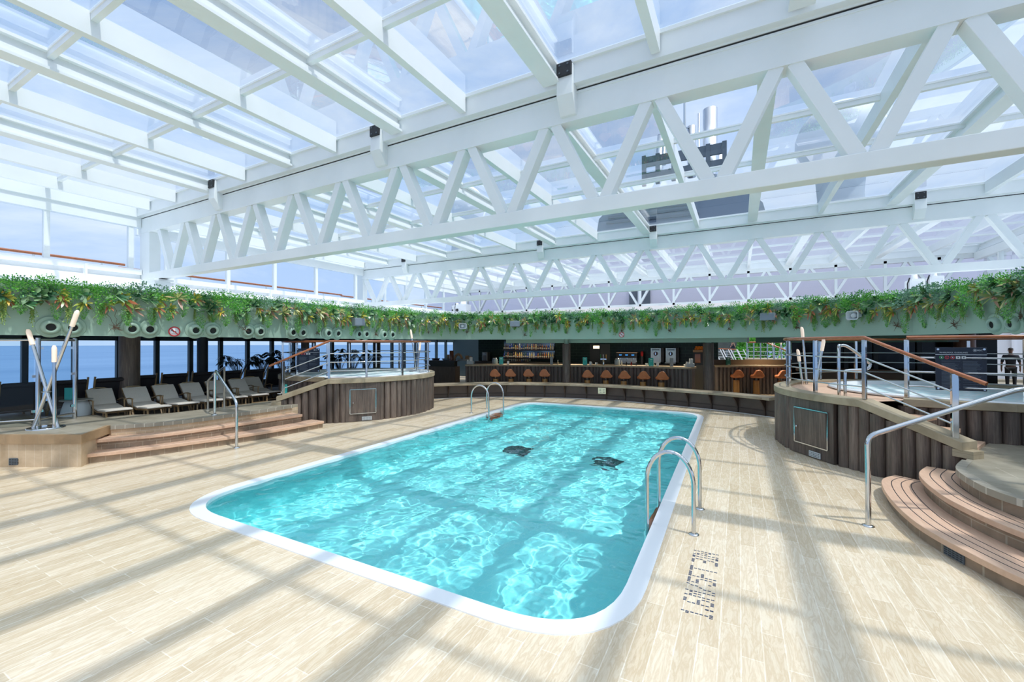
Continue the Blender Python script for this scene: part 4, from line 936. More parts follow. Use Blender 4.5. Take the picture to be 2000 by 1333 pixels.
a = P(158, 813, ZT); t = thing('side_table', 'white round side table next to the first cushioned lounger', 'side table', (a[0]-.25, a[1], ZT)); MB().lathe([(.26, 0), (.24, .12), (.2, .27), (.17, .33)], 28).build('base', LGREY, t); MB().lathe([(.27, .33), (.27, .35)], 32).build('table_top', mat('grey_table_top', (140, 140, 136), .4), t)
m = MB(); m.box(0, 0, .13, .17, .05, .26); tag(m.build('menu_card', TURQ, None, (a[0]-.3, a[1]-.1, ZT+.35), rz=R(25)), 'turquoise menu card standing on the white side table', 'menu')
a = P(556, 770, .66); m = MB(); m.box(0, 0, .13, .16, .05, .26); tag(m.build('menu_card', TURQ, None, (a[0], a[1], .68), rz=R(25)), 'turquoise menu card by the loungers next to the left whirlpool', 'menu')
m = MB(); m.lathe([(.16, 0), (.12, .2), (.2, .24)], 20); tag(m.build('side_table', LGREY, None, (a[0], a[1], ZL)), 'small side table under the turquoise card next to the left whirlpool', 'side table')
# palms and foliage in front of the windows
PALM = islandmat('dark_palm', [(0, (26, 44, 36)), (.6, (40, 62, 48)), (1, (58, 76, 56))], .4)
def palm(label, px, h, kind, X=-16.2):
    y = PX(px, 700, X)[1]; t = thing('potted_palm', label, 'plant', (X, y, ZL), group='potted palms along the lounge windows'); random.seed(px)
    MB().lathe([(.14, 0), (.19, .34), (.17, .34)], 20).build('pot', DGREY, t); m = MB(); st = MB()
    for i in range(15):
        a = random.uniform(0, 2*PI); l = h*random.uniform(.5, .75); pts = []
        for k in range(8): u = k/7; pts.append(Vector((math.cos(a)*l*.5*u, math.sin(a)*l*.5*u, (.35+l*1.2*u-.55*l*u*u*u))))
        st.tube(pts, .008, 4)
        for k in range(1, 8):
            d = (pts[k]-pts[k-1]).normalized(); sd = d.cross(Vector((0, 0, 1))).normalized()
            for s in (-1, 1):
                for q in (.15, .4, .65, .9): m.leaf(pts[k-1].lerp(pts[k], q), sd*s+d*.7, (0, 0, 1), .26 if kind else .17, .026 if kind else .06, .5)
    m.build('fronds', PALM, t, recalc=False); st.build('stems', PALM, t)
for px, h, k, lb_ in ((466, 1.9, 1, 'feathery dark palm in front of the lounge windows, the leftmost palm'), (512, 1.85, 0, 'bushy dark palm by the lounge windows, second from the left'), (556, 2.2, 0, 'tall dark palm by the window behind the whirlpool stair rail'), (664, 1.8, 0, 'dark palm behind the left whirlpool, left of its middle'), (690, 2.3, 0, 'tall dark palm behind the middle of the left whirlpool'), (716, 1.7, 1, 'dark feathery palm behind the left whirlpool, right of its middle')): palm(lb_, px, h, k)
# ================================================================== BENCH LEDGE
bk = catmull([(-10.75, 12.95), (-10.1, 13.7), (-9.2, 14.5), (-8.07, 15.15), (-6.2, 15.75), (-4.5, 15.95), (-3.0, 15.78), (-1.6, 15.42), (-.2, 14.95), (.95, 14.3)], 8)
bt = thing('bench_ledge', 'long curved stone ledge on brown brackets between the pool deck and the bar', 'bench', (-4.5, 15.95, 0)); bp = [(x+4.5, y-15.95) for x, y in bk]
m = MB(); m.sweep(bp, [(-.02, 0), (-.02, .5), (.12, .5), (.12, 0)], -1); m.build('riser_wall', mat('brown_riser', (96, 84, 78), .4, var=(84, 74, 70), scale=3), bt)
m = MB(); m.sweep(bp, [(-.42, .5), (-.42, .575), (.2, .575), (.2, .5)], -1); m.build('stone_top', tiles('ledge_stone', (182, 172, 154), (166, 154, 134), (150, 140, 122), .7, .7, .006, 'wall', .5, streak=[(.3, (205, 200, 190)), (.7, (255, 252, 246))]), bt, bevel=.01)
m = MB(); m.sweep(bp, [(-.05, .13), (-.05, .16), (-.02, .16), (-.02, .13)], -1); m.build('kick_rail', mat('brown_rail', (70, 60, 56), .5), bt)
m = MB(); m.sweep(bp, [(-.16, .001), (-.16, .012), (-.13, .012), (-.13, .001)], -1); m.build('white_channel', COPING, bt)
BRK = mat('brown_bracket', (78, 66, 60), .5); BS = resample(bk, .03); BN = normals(BS)
def on_path(path, N, px):
    best = None
    for p, n in zip(path, N):
        f = p[0]*fwd.x+p[1]*fwd.y
        if f < 1: continue
        x = 1000+F*(p[0]*right.x+p[1]*right.y)/f
        if best is None or abs(x-px) < best[0]: best = (abs(x-px), p, n)
    return best[1], best[2]
for px in (876, 914, 950, 988, 1026, 1064, 1104, 1145, 1184, 1221, 1258, 1300, 1345, 1391, 1441, 1495):
    p, n = on_path(BS, BN, px); m = MB(); o = [(0, .0), (.06, 0), (.09, .2), (.2, .36), (.36, .5), (0, .5)]
    vs = [(n[0]*a+s*n[1]*.018+p[0]+4.5, n[1]*a-s*n[0]*.018+p[1]-15.95, z) for s in (-1, 1) for a, z in o]; k = len(o)
    m.add(vs, [tuple(range(k)), tuple(range(k, 2*k))]+[(i, (i+1) % k, k+(i+1) % k, k+i) for i in range(k)])
    m.tube([(n[0]*(.15+.045*math.cos(a))+n[1]*.021+p[0]+4.5, n[1]*(.15+.045*math.cos(a))-n[0]*.021+p[1]-15.95, .4+.06*math.sin(a)) for a in [q*PI/6 for q in range(12)]], .008, 5, closed=True); m.build('bracket', BRK, bt)
p, n = on_path(BS, BN, 1181); t = thing('notice_card', 'small pale notice card hanging from the curved ledge', 'notice', (p[0]+n[0]*.43, p[1]+n[1]*.43, .37), math.atan2(n[1], n[0])+PI/2)
m = MB(); m.box(0, 0, 0, .29, .008, .22); m.build('card', mat('cream_card', (226, 230, 200), .5), t); m = MB()
for u, v in ((-.06, .06), (.07, .06), (-.06, 0), (.07, 0), (-.05, -.06), (.07, -.06)): m.box(u, -.006, v, .07, .003, .014)
m.build('lettering', DGREY, t)
# ================================================================== BAR
bc_ = catmull([(-10.85, 15.95), (-8.85, 16.85), (-6.8, 17.5), (-5.0, 17.85), (-3.4, 17.92), (-1.6, 17.65)], 8)
t = thing('bar_counter', 'long bar counter with a stone top and dark ribbed front', 'bar counter', (-6, 17.5, 0)); cp_ = [(x+6, y-17.5) for x, y in bc_]
m = MB(); m.sweep(cp_, [(-.12, 1.13), (-.12, 1.2), (.7, 1.2), (.7, 1.13)], -1); m.build('counter_top', STONE, t)
m = MB(); m.sweep(cp_, [(0, 0), (0, 1.13), (.5, 1.13), (.5, 0)], -1); m.build('body', DARKCLAD, t); m = MB(); random.seed(8)
pp = resample(cp_, .01); d = 0
while d < len(pp)-8:
    r = random.choice((.05, .07, .09)); i = min(int(d+r*100), len(pp)-1); x, y = pp[i]; vs = [(x+r*math.cos(2*PI*k/12), y+r*math.sin(2*PI*k/12), z) for z in (0, 1.13) for k in range(12)]
    m.add(vs, [(k, (k+1) % 12, 12+(k+1) % 12, 12+k) for k in range(12)], True); d += int(r*200)+2
m.build('ribbed_front', DARKCLAD, t)
t2 = thing('bar_counter', 'shaded dark bar counter right of the end column', 'bar counter', (-.7, 19.9, 0)); dd = Vector((2.9, 1.25, 0)).normalized(); nn = Vector((-dd.y, dd.x, 0)); rz2 = math.atan2(dd.y, dd.x); t2.rotation_euler.z = rz2
m = MB(); m.bb(-.2, 3.6, -.12, .6, 1.12, 1.2); m.build('counter_top', STONE, t2); m = MB(); m.bb(-.2, 3.6, 0, .5, 0, 1.12)
for k in range(24): m.lathe([(.07, 0), (.07, 1.12)], 10, (-.12+.155*k, 0, 0))
m.build('ribbed_front', DARKCLAD, t2); m = MB(); m.bb(-.2, 3.6, .45, .55, 1.2, 1.42); m.build('back_ledge', mat('brown_ledge', (98, 78, 58), .4), t2)
# back wall
TILEG = tiles('dark_green_tile', (26, 46, 38), (22, 40, 34), (48, 70, 60), .3, .14, .006, 'wall', .3, spec=.2)
YB = 20.4
w = MB(); w.bb(-13.0, -.8, YB, YB+.1, 0, 2.45); tag(w.build('wall_bar', TILEG), 'dark green tiled back wall of the bar', 'wall', kind='structure')
w = MB(); w.bb(-17, -12.9, 23.5, 23.6, 0, 2.45); tag(w.build('wall_corner', DKWIN), 'dark corner wall left of the bar', 'wall', kind='structure')
BW = lambda px, py, d=0.: PY(px, py, YB-d)
x0, x1 = BW(985, 690)[0], BW(1084, 690)[0]
lev = [BW(1030, 683.5)[2], BW(1030, 699.5)[2], 1.18]
sh = thing('bottle_shelves', 'lit two-tier bottle shelves behind the bar', 'shelf', ((x0+x1)/2, YB, lev[1])); 
for k, z in enumerate(lev[:2]):
    m = MB(); m.bb(x0-(x0+x1)/2, x1-(x0+x1)/2, -.24, 0, z-.05-lev[1], z-lev[1]); m.build('shelf_board', mat('dark_shelf', (56, 48, 42), .4), sh)
m = MB(); m.bb(x0-(x0+x1)/2, x1-(x0+x1)/2, -.012, -.004, lev[1]-lev[1], 2.3-lev[1]); m.build('mirror_back', mat('mirror', (120, 126, 126), .08, 1.), sh)
L_ = bpy.data.lights.new('shelf_light', 'AREA'); L_.shape = 'RECTANGLE'; L_.size = x1-x0-.2; L_.size_y = .04; L_.energy = 6; L_.color = (1, .78, .55); lo = bpy.data.objects.new('shelf_light', L_); COL.objects.link(lo); lo.location = ((x0+x1)/2, YB-.22, 2.3)
L_ = bpy.data.lights.new('shelf_light', 'AREA'); L_.shape = 'RECTANGLE'; L_.size = x1-x0-.2; L_.size_y = .04; L_.energy = 5; L_.color = (1, .78, .55); lo = bpy.data.objects.new('shelf_light', L_); COL.objects.link(lo); lo.location = ((x0+x1)/2, YB-.22, lev[0]-.06)
BOT = {}
cols = {'amber': (150, 86, 36), 'dark green': (34, 56, 36), 'clear': (190, 200, 200), 'blue': (40, 60, 150), 'pale yellow': (200, 180, 110), 'brown': (70, 46, 34)}
LABM = mat('bottle_label', (226, 218, 196), .6)
def bottle(cn, h, r, loc, where):
    k = (cn, round(h, 2))
    if k not in BOT:
        bm_ = mat('bottle_glass', cols[cn], .08, spec=.6); m = MB(); m.cur = 0; m.lathe([(r, 0), (r, h*.58), (r*.38, h*.74), (r*.36, h), (0, h)], 12, cap=False); m.cur = 1; m.lathe([(r*1.02, h*.15), (r*1.02, h*.42)], 12, cap=False); o = m.build('bottle', [bm_, LABM]); BOT[k] = o
    else: o = BOT[k].copy(); COL.objects.link(o)
    o.location = loc; tag(o, '%s glass bottle standing on %s' % (cn, where), 'bottle', '%s bottles on %s' % (cn, where))
random.seed(21); n = 27
for row, (z, where, xa, xb, hh) in enumerate(((lev[0], 'the upper bar shelf', x0, x1, .3), (lev[1], 'the lower bar shelf', x0, x1, .29), (1.2, 'the bar back below the shelves', x0, x0+(x1-x0)*.56, .27))):
    n = 25 if row < 2 else 14
    for i in range(n): bottle(random.choice(list(cols)), hh*random.choice((.85, 1, 1.08)), .038, (xa+(xb-xa)*(i+.5)/n, YB-.13, z), where)
w = MB(); w.bb(-12.9, -.85, YB-.53, YB-.03, 0, 1.18); tag(w.build('back_counter', mat('dark_back_counter', (50, 50, 46), .4)), 'dark back counter along the tiled bar wall', 'counter')
# things on the back counter and bar
def at(px, py, d): p = PY(px, py, YB-d); return p
def fridge_panel():
    a = at(1152, 672, .02); b = at(1192, 712, .02); t = thing('service_hatch', 'steel service doors lit from within behind the beer tap', 'door', ((a[0]+b[0])/2, YB-.03, 1.18), kind='structure'); w = b[0]-a[0]
    m = MB(); m.bb(-w/2, .0, -.01, 0, 0, .92); m.build('door_leaf', mat('dark_steel', (64, 62, 56), .3, .8), t); m = MB(); m.bb(.02, w/2, -.01, 0, 0, .92); m.build('door_leaf', mat('dark_steel_2', (74, 72, 64), .3, .8), t)
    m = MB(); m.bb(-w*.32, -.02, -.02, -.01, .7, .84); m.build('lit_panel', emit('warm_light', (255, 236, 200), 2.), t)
fridge_panel()
def coffee():
    a = at(1206, 712, .25); b = at(1246, 690, .25); w = b[0]-a[0]; h = b[2]-1.18; t = thing('espresso_machine', 'black and steel espresso machine with three blue displays on the back counter', 'coffee machine', ((a[0]+b[0])/2, YB-.25, 1.18))
    m = MB(); m.bb(-w/2, w/2, -.2, .18, h*.55, h); m.build('body', BLACK, t, bevel=.015); m = MB(); m.bb(-w*.46, w*.46, -.16, .16, .03, h*.55); m.build('backsplash', BRUSHED, t)
    m = MB(); m.bb(-w/2, w/2, -.24, .16, 0.02, .07); m.build('drip_tray', BRUSHED, t); m = MB(); m.bb(-w*.5, w*.5, -.2, .18, h, h+.035); m.build('cup_rail', mat('copper_top', (206, 160, 120), .3, .7), t)
    for k in (-1, 0, 1):
        m = MB(); m.bb(k*w*.3-.06, k*w*.3+.06, -.206, -.2, h*.78, h*.86); m.build('display', emit('blue_display', (60, 150, 235), 1.), t); m = MB(); m.lathe([(.035, 0), (.035, .07)], 14, (k*w*.3, -.14, h*.42)); m.bar((k*w*.3, -.14, h*.45), (k*w*.3, -.3, h*.43), .02, .02); m.build('group_head', CHROME, t)
    for k in (-1, 1): m = MB(); m.lathe([(.02, 0), (.02, .03)], 10, (k*w*.4, -.1, 0)); m.build('foot', CHROME, t)
coffee()
def juice(label, px, mcol):
    a = at(px-10, 712, .2); b = at(px+10, 680, .2); w = b[0]-a[0]; h = b[2]-1.18; t = thing('frozen_drink_machine', label, 'drink machine', ((a[0]+b[0])/2, YB-.2, 1.18)); m = MB(); m.bb(-w/2, w/2, -.15, .18, .1, h); m.build('steel_cabinet', BRUSHED, t, bevel=.01)
    m = MB(); m.bb(w/2, w/2+.12, -.13, .18, .1, h); m.build('side_panel', BLACK, t); m = MB(); m.bb(-w*.36, w*.36, -.165, -.15, h*.85, h*.93); m.build('name_plate', mat('blue_plate', (110, 140, 170), .4), t)
    m = MB(); m.tube([(0, -.15, h*.65), (0, -.2, h*.65)], w*.2, 16); m.build('dispensing_head', mat('head_plastic', mcol, .4), t); m = MB(); m.bb(-.02, .02, -.23, -.2, h*.58, h*.72); m.build('lever', CHROME, t)
    m = MB(); m.bb(-w*.5, w*.5, -.32, .15, .06, .1); m.build('drip_shelf', BRUSHED, t)
    for k in (-1, 1): m = MB(); m.bb(k*w*.4-.02, k*w*.4+.02, -.1, .1, 0, .1); m.build('foot', BLACK, t)
juice('steel frozen drink machine with a dark red dispensing head', 1282, (70, 30, 34)); juice('steel frozen drink machine next to the column end of the bar', 1311, (44, 44, 44))
a = at(1254, 712, .3); t = thing('coffee_grinder', 'black coffee grinder with a red hopper lid beside the espresso machine', 'grinder', (a[0], YB-.3, 1.18)); MB().lathe([(.07, 0), (.075, .3), (.05, .36)], 16).build('body', BLACK, t); MB().lathe([(.05, .36), (.06, .42), (.06, .56), (.04, .58)], 16).build('hopper', RED, t)
def tap():
    a = at(1180, 713, 2.2); t = thing('beer_tap', 'steel beer tap with green, silver and amber handles on the counter', 'beer tap', (a[0], YB-2.3, 1.2)); m = MB(); m.lathe([(.05, 0), (.04, .02), (.035, .2), (.05, .22), (.05, .25)], 16); m.bar((-.13, 0, .25), (.13, 0, .25), .05, .05); m.build('column', CHROME, t)
    for x, c in ((-.12, (40, 130, 70)), (0, (200, 204, 206)), (.12, (206, 150, 70))): m = MB(); m.tube([(x, 0, .26), (x, -.02, .45)], [.012, .024], 10); m.build('tap_handle', mat('tap_handle', c, .3), t)
tap()
def pot_oranges():
    a = at(1368, 712, .2); t = thing('juicer', 'dark orange juicer with a basket on top beside the column', 'juicer', (a[0], YB-.2, 1.18)); m = MB(); m.bb(-.26, .26, -.2, .2, 0, .56); m.build('body', BLACK, t); m = MB(); m.bb(-.2, .02, -.21, -.2, .1, .48); m.build('window', mat('amber_window', (120, 70, 34), .2), t)
    m = MB(); m.bb(-.28, .3, -.22, .2, .56, .66); m.build('basket', mat('basket_wood', (150, 116, 84), .5), t)
    OR = None; random.seed(4)
    for k in range(9):
        o = None
        m = MB(); m.lathe([(.058*math.sin(q*PI/8)+.0005, -.058*math.cos(q*PI/8)) for q in range(9)], 12, cap=False); o = m.build('orange', mat('orange_skin', (236, 140, 40), .4) if OR is None else OR, None, (a[0]-.18+.1*(k % 5)+.03*(k//5), YB-.2-.05+.06*(k//5), 1.18+.7+.07*(k//5))); OR = o.data.materials[0]
        tag(o, 'orange piled in the basket on top of the juicer', 'orange', 'oranges on the juicer')
pot_oranges()
def ctr(px, d=.25):
    """spot on top of the long counter at a pixel column"""
    p, n = on_path(bc_, normals(bc_), px); return (p[0]-n[0]*d, p[1]-n[1]*d, 1.2)
def menu(label, px, loc=None, c=TURQ, h=.33, z=1.2):
    p = loc or ctr(px, .1); t = thing('menu_card', label, 'menu', (p[0], p[1], z), R(-24) if px < 1100 else R(-28)); t.rotation_euler.z = R(28) ; m = MB(); m.box(0, 0, h/2, .18, .06, h); m.build('card', c, t); m = MB(); m.box(.0, -.032, h*.8, .09, .003, .03); m.box(0, -.032, h*.62, .07, .003, .008); m.box(.02, -.032, h*.08, .1, .003, .01); m.build('print', mat('white_print', (206, 236, 232), .5), t)
menu('turquoise menu card on the bar left of the bottle shelves', 984); menu('turquoise menu card on the bar in front of the chalk-marked wall', 1138); menu('turquoise menu card on the bar in front of the frozen drink machines', 1276)
q = PY(1422, 712, 20.35); menu('dark green menu card on the shaded right counter', 1422, (q[0], 20.3+.05), mat('green_card', (36, 104, 88), .5))
CUPM = mat('white_ceramic', (226, 228, 226), .3)
def holder(label, px, d=.3):
    p = ctr(px, d); t = thing('straw_holder', label, 'holder', p, R(20)); m = MB(); m.bb(-.15, .15, -.08, .08, 0, .14); m.build('tray', LGREY, t, bevel=.006); m = MB(); m.bb(-.02, .1, -.06, .06, .14, .32); m.build('napkin_tower', CUPM, t, bevel=.005); m = MB(); m.bb(-.14, -.06, -.05, .05, .14, .2); m.build('sachet_box', CUPM, t)
holder('white napkin and straw holder at the left end of the bar', 917); holder('white napkin and straw holder at the right end of the bar', 1345)
for lb_, px in (('white napkin box beside the left turquoise menu card', 992), ('white napkin box beside the middle turquoise menu card', 1147), ('white napkin box beside the right turquoise menu card', 1284)): m = MB(); m.box(0, 0, .075, .09, .09, .15); tag(m.build('napkin_box', CUPM, None, ctr(px, .12), bevel=.006, rz=R(20)), lb_, 'napkin box')
for lb_, px in (('grey card stand on the bar below the shelf end', 1080), ('grey card stand on the bar before the frozen drink machine', 1312)): m = MB(); m.box(0, 0, .17, .12, .05, .34); tag(m.build('card_stand', GREYB, None, ctr(px, .2), rz=R(25)), lb_, 'card stand')
for lb_, px, d in (('clear glass jar left of the first turquoise menu card', 971, .5), ('clear glass jar next to the espresso machine', 1200, .5)):
    t = thing('glass_jar', lb_, 'jar', ctr(px, d)); MB().lathe([(.1, 0), (.12, .04), (.12, .2), (.09, .25)], 20).build('jar', mat('pale_glass', (150, 164, 168), .1), t); MB().lathe([(.1, .25), (.1, .28), (0, .29)], 18, cap=False).build('lid', CHROME, t)
sc = [('red', (170, 50, 40)), ('dark', (50, 40, 44)), ('cream', (226, 214, 180))]; SP = {}
for i, px in enumerate((1086, 1089.5, 1093, 1097, 1100, 1212, 1216, 1220, 1228, 1232, 1236)):
    cn, c = sc[i % 3]; m = MB(); m.cur = 0; m.lathe([(.03, 0), (.03, .1), (.014, .14), (.014, .17)], 10); m.cur = 1; m.lathe([(.02, .15), (.02, .2)], 10); tag(m.build('sauce_bottle', [mat('sauce_'+cn, c, .3), COPING], None, ctr(px, .35)), '%s sauce bottle with a white cap on the bar counter' % cn, 'bottle', '%s sauce bottles on the counter' % cn)
for i, px in enumerate((1328, 1333.5, 1150.5, 1156, 1163, 1262, 1268)): m = MB(); m.lathe([(.03, 0), (.045, .03), (.05, .1), (.044, .1), (.04, .02)], 14, cap=False); m.tube([(.05, 0, .08), (.08, 0, .07), (.08, 0, .04), (.045, 0, .03)], .007, 6); tag(m.build('cup', CUPM, None, ctr(px, .3)), 'white cup standing on the bar counter', 'cup', 'cups on the bar counter')
# display buffet at the left end
a = PY(868, 720, 18.3)
t = thing('buffet_counter', 'dark glazed buffet counter left of the bar', 'buffet', (a[0], 18.3, 0), R(12)); m = MB(); m.bb(-1.0, .75, -.3, .3, 0, .95); m.build('cabinet', DARKCLAD, t); m = MB(); m.bb(-.9, .7, -.32, .1, .95, 1.22); m.build('glass_case', mat('case_glass', (70, 76, 78), .08), t); m = MB(); m.bb(-1.05, .8, -.32, .32, 1.22, 1.26); m.build('top', mat('dark_top', (60, 58, 56), .3), t)
def onb(px, z=1.26): p = PY(px, 700, 18.35); return (p[0], p[1], z)
m = MB(); pts = [(.22*math.cos(k*PI/12), 0, .06+.26*math.sin(k*PI/12)) for k in range(13)]; m.tube([(.22, 0, 0)]+pts+[(-.22, 0, 0)], .065, 10); tag(m.build('bread_ring', mat('wicker', (176, 142, 108), .7), None, onb(895)), 'arched woven basket standing on the buffet', 'basket')
m = MB(); m.lathe([(.11, 0), (.11, .5), (.1, .52)], 20); tag(m.build('cereal_dispenser', mat('brown_cereal', (120, 72, 54), .2), None, onb(882)), 'tall clear dispenser with brown cereal on the buffet', 'dispenser')
for lb_, px, c, w_ in (('dark bowl of fruit at the left end of the buffet', 851, (60, 44, 48), .28), ('steel tray on the buffet left of the cereal dispenser', 872, (120, 136, 146), .3), ('long steel tray on the right half of the buffet', 903, (130, 146, 156), .42)):
    m = MB(); m.lathe([(w_*.7, 0), (w_, .1), (w_*.95, .1), (w_*.6, .03)], 20, sy=.6); tag(m.build('serving_tray', mat('tray', c, .3), None, onb(px)), lb_, 'tray')
for lb_, px, h in (('brown loaf basket behind the cereal dispenser', 872, .3), ('small stack of bread rolls right of the arched basket', 908, .26), ('pale carton standing at the right of the buffet', 913, .22)): m = MB(); m.box(0, .2, h/2, .16, .12, h); tag(m.build('bread_basket', mat('bread_basket', (168, 138, 106), .7), None, onb(px), bevel=.02), lb_, 'basket')
p = PY(950, 705, YB-.25); t = thing('drink_dispenser', 'silver coffee dispenser in the dark niche left of the tiled wall', 'dispenser', (p[0], YB-.28, 1.18)); m = MB(); m.bb(-.16, .16, -.15, .15, .0, .5); m.build('body', BRUSHED, t, bevel=.01); m = MB(); m.bb(-.1, .06, -.16, -.15, .32, .46); m.build('display', mat('pale_display', (150, 176, 200), .2), t); m = MB(); m.bb(-.18, .18, -.22, .1, -.0, .03); m.build('drip_tray', BLACK, t)
# stools
LEATH = mat('tan_leather', (214, 136, 88), .42, var=(204, 126, 80), scale=14)
def make_stool(mir=1):
    t = thing('bar_stool', '', 'bar stool', group='tan leather bar stools'); zc = .8
    MB().lathe([(.115, 0), (.115, .58), (.11, .59)], 24).build('wood_base', mat('oak_drum', (176, 132, 74), .45, var=(160, 116, 62), scale=8, stretch=(4, 4, .5)), t); MB().lathe([(.045, .58), (.045, .7)], 16).build('steel_stem', CHROME, t)
    prof = catmull([(-.19, .02), (-.225, .07), (-.215, .14), (-.15, .25), (-.08, .315), (0, .33), (.07, .3), (.13, .22), (.19, .14), (.24, .09), (.235, .05), (.19, .01), (.1, 0), (-.1, 0), (-.19, .02)], 4)[:-1]
    prof = [(x*mir, z) for x, z in prof]; n = len(prof)
    def slab(y0_, y1_, k, zo=0):
        m = MB(); ys = [(y0_, .9), (y0_+(.018 if y1_ > y0_ else -.018), 1), (y1_-(.018 if y1_ > y0_ else -.018), 1), (y1_, .9)]
        vs = [(x*k*q, y, .7+zo+.16+(z-.16)*k*q) for y, q in ys for x, z in prof]; m.add(vs, [(i*n+j, i*n+(j+1) % n, (i+1)*n+(j+1) % n, (i+1)*n+j) for i in range(3) for j in range(n)], True); m.add(vs[:n], [tuple(range(n))]); m.add(vs[-n:], [tuple(range(n))]); return m
    slab(-.2, -.13, 1.).build('back_shell', LEATH, t); slab(-.12, -.06, .93).build('back_pad', LEATH, t)
    MB().lathe([(.0, .7), (.19, .7), (.22, .73), (.22, .78), (.18, .82), (0, .825)], 28, cap=False).build('seat', LEATH, t)
    return t
st = make_stool()
sp = [(968, 733), (998, 733), (1033, 733), (1064, 733), (1147, 735), (1183, 735.5), (1218, 737), (1255.6, 738), (1291.6, 739), (1438, 735), (1477, 735.5), (1525, 736)]
sl = ['tan leather bar stool at the left end of the bar', 'tan leather bar stool, second from the left end of the bar', 'tan leather bar stool, third from the left end of the bar', 'tan leather bar stool next to and left of the first column', 'tan leather bar stool just right of the first column', 'tan leather bar stool in front of the beer tap', 'tan leather bar stool in front of the espresso machine', 'tan leather bar stool in front of the first frozen drink machine', 'tan leather bar stool nearest the end column', 'shaded brown bar stool left at the dark right counter', 'shaded brown bar stool in the middle of the dark right counter', 'shaded brown bar stool next to the right whirlpool rim']
for i, (px, py) in enumerate(sp):
    if i == 9: st = make_stool(-1)
    t = st if i in (0, 9) else copy_tree(st); q = P(px, py, .76); t.location = (q[0], q[1], 0); t['label'] = sl[i]
    t.rotation_euler.z = R(-2) if i < 4 else R(-10) if i < 9 else R(28)
    if i < 9: t.rotation_euler.z = R(20) if i < 4 else R(28)

for i, (x, y, z, e) in enumerate(((-9.3, 17.6, 2.38, 26), (-6.6, 18.4, 2.38, 26), (-3.9, 18.8, 2.38, 26), (-1.9, 18.6, 2.38, 26), (1.0, 20.6, 2.38, 26))):  # warm fill lamps added to lift the dim bar, no ceiling fittings modelled
    L_ = bpy.data.lights.new('bar_downlight', 'AREA'); L_.shape = 'DISK'; L_.size = .7; L_.spread = R(115); L_.energy = e; L_.color = (1, .86, .7); lo = bpy.data.objects.new('bar_downlight', L_); COL.objects.link(lo); lo.location = (x, y, z)
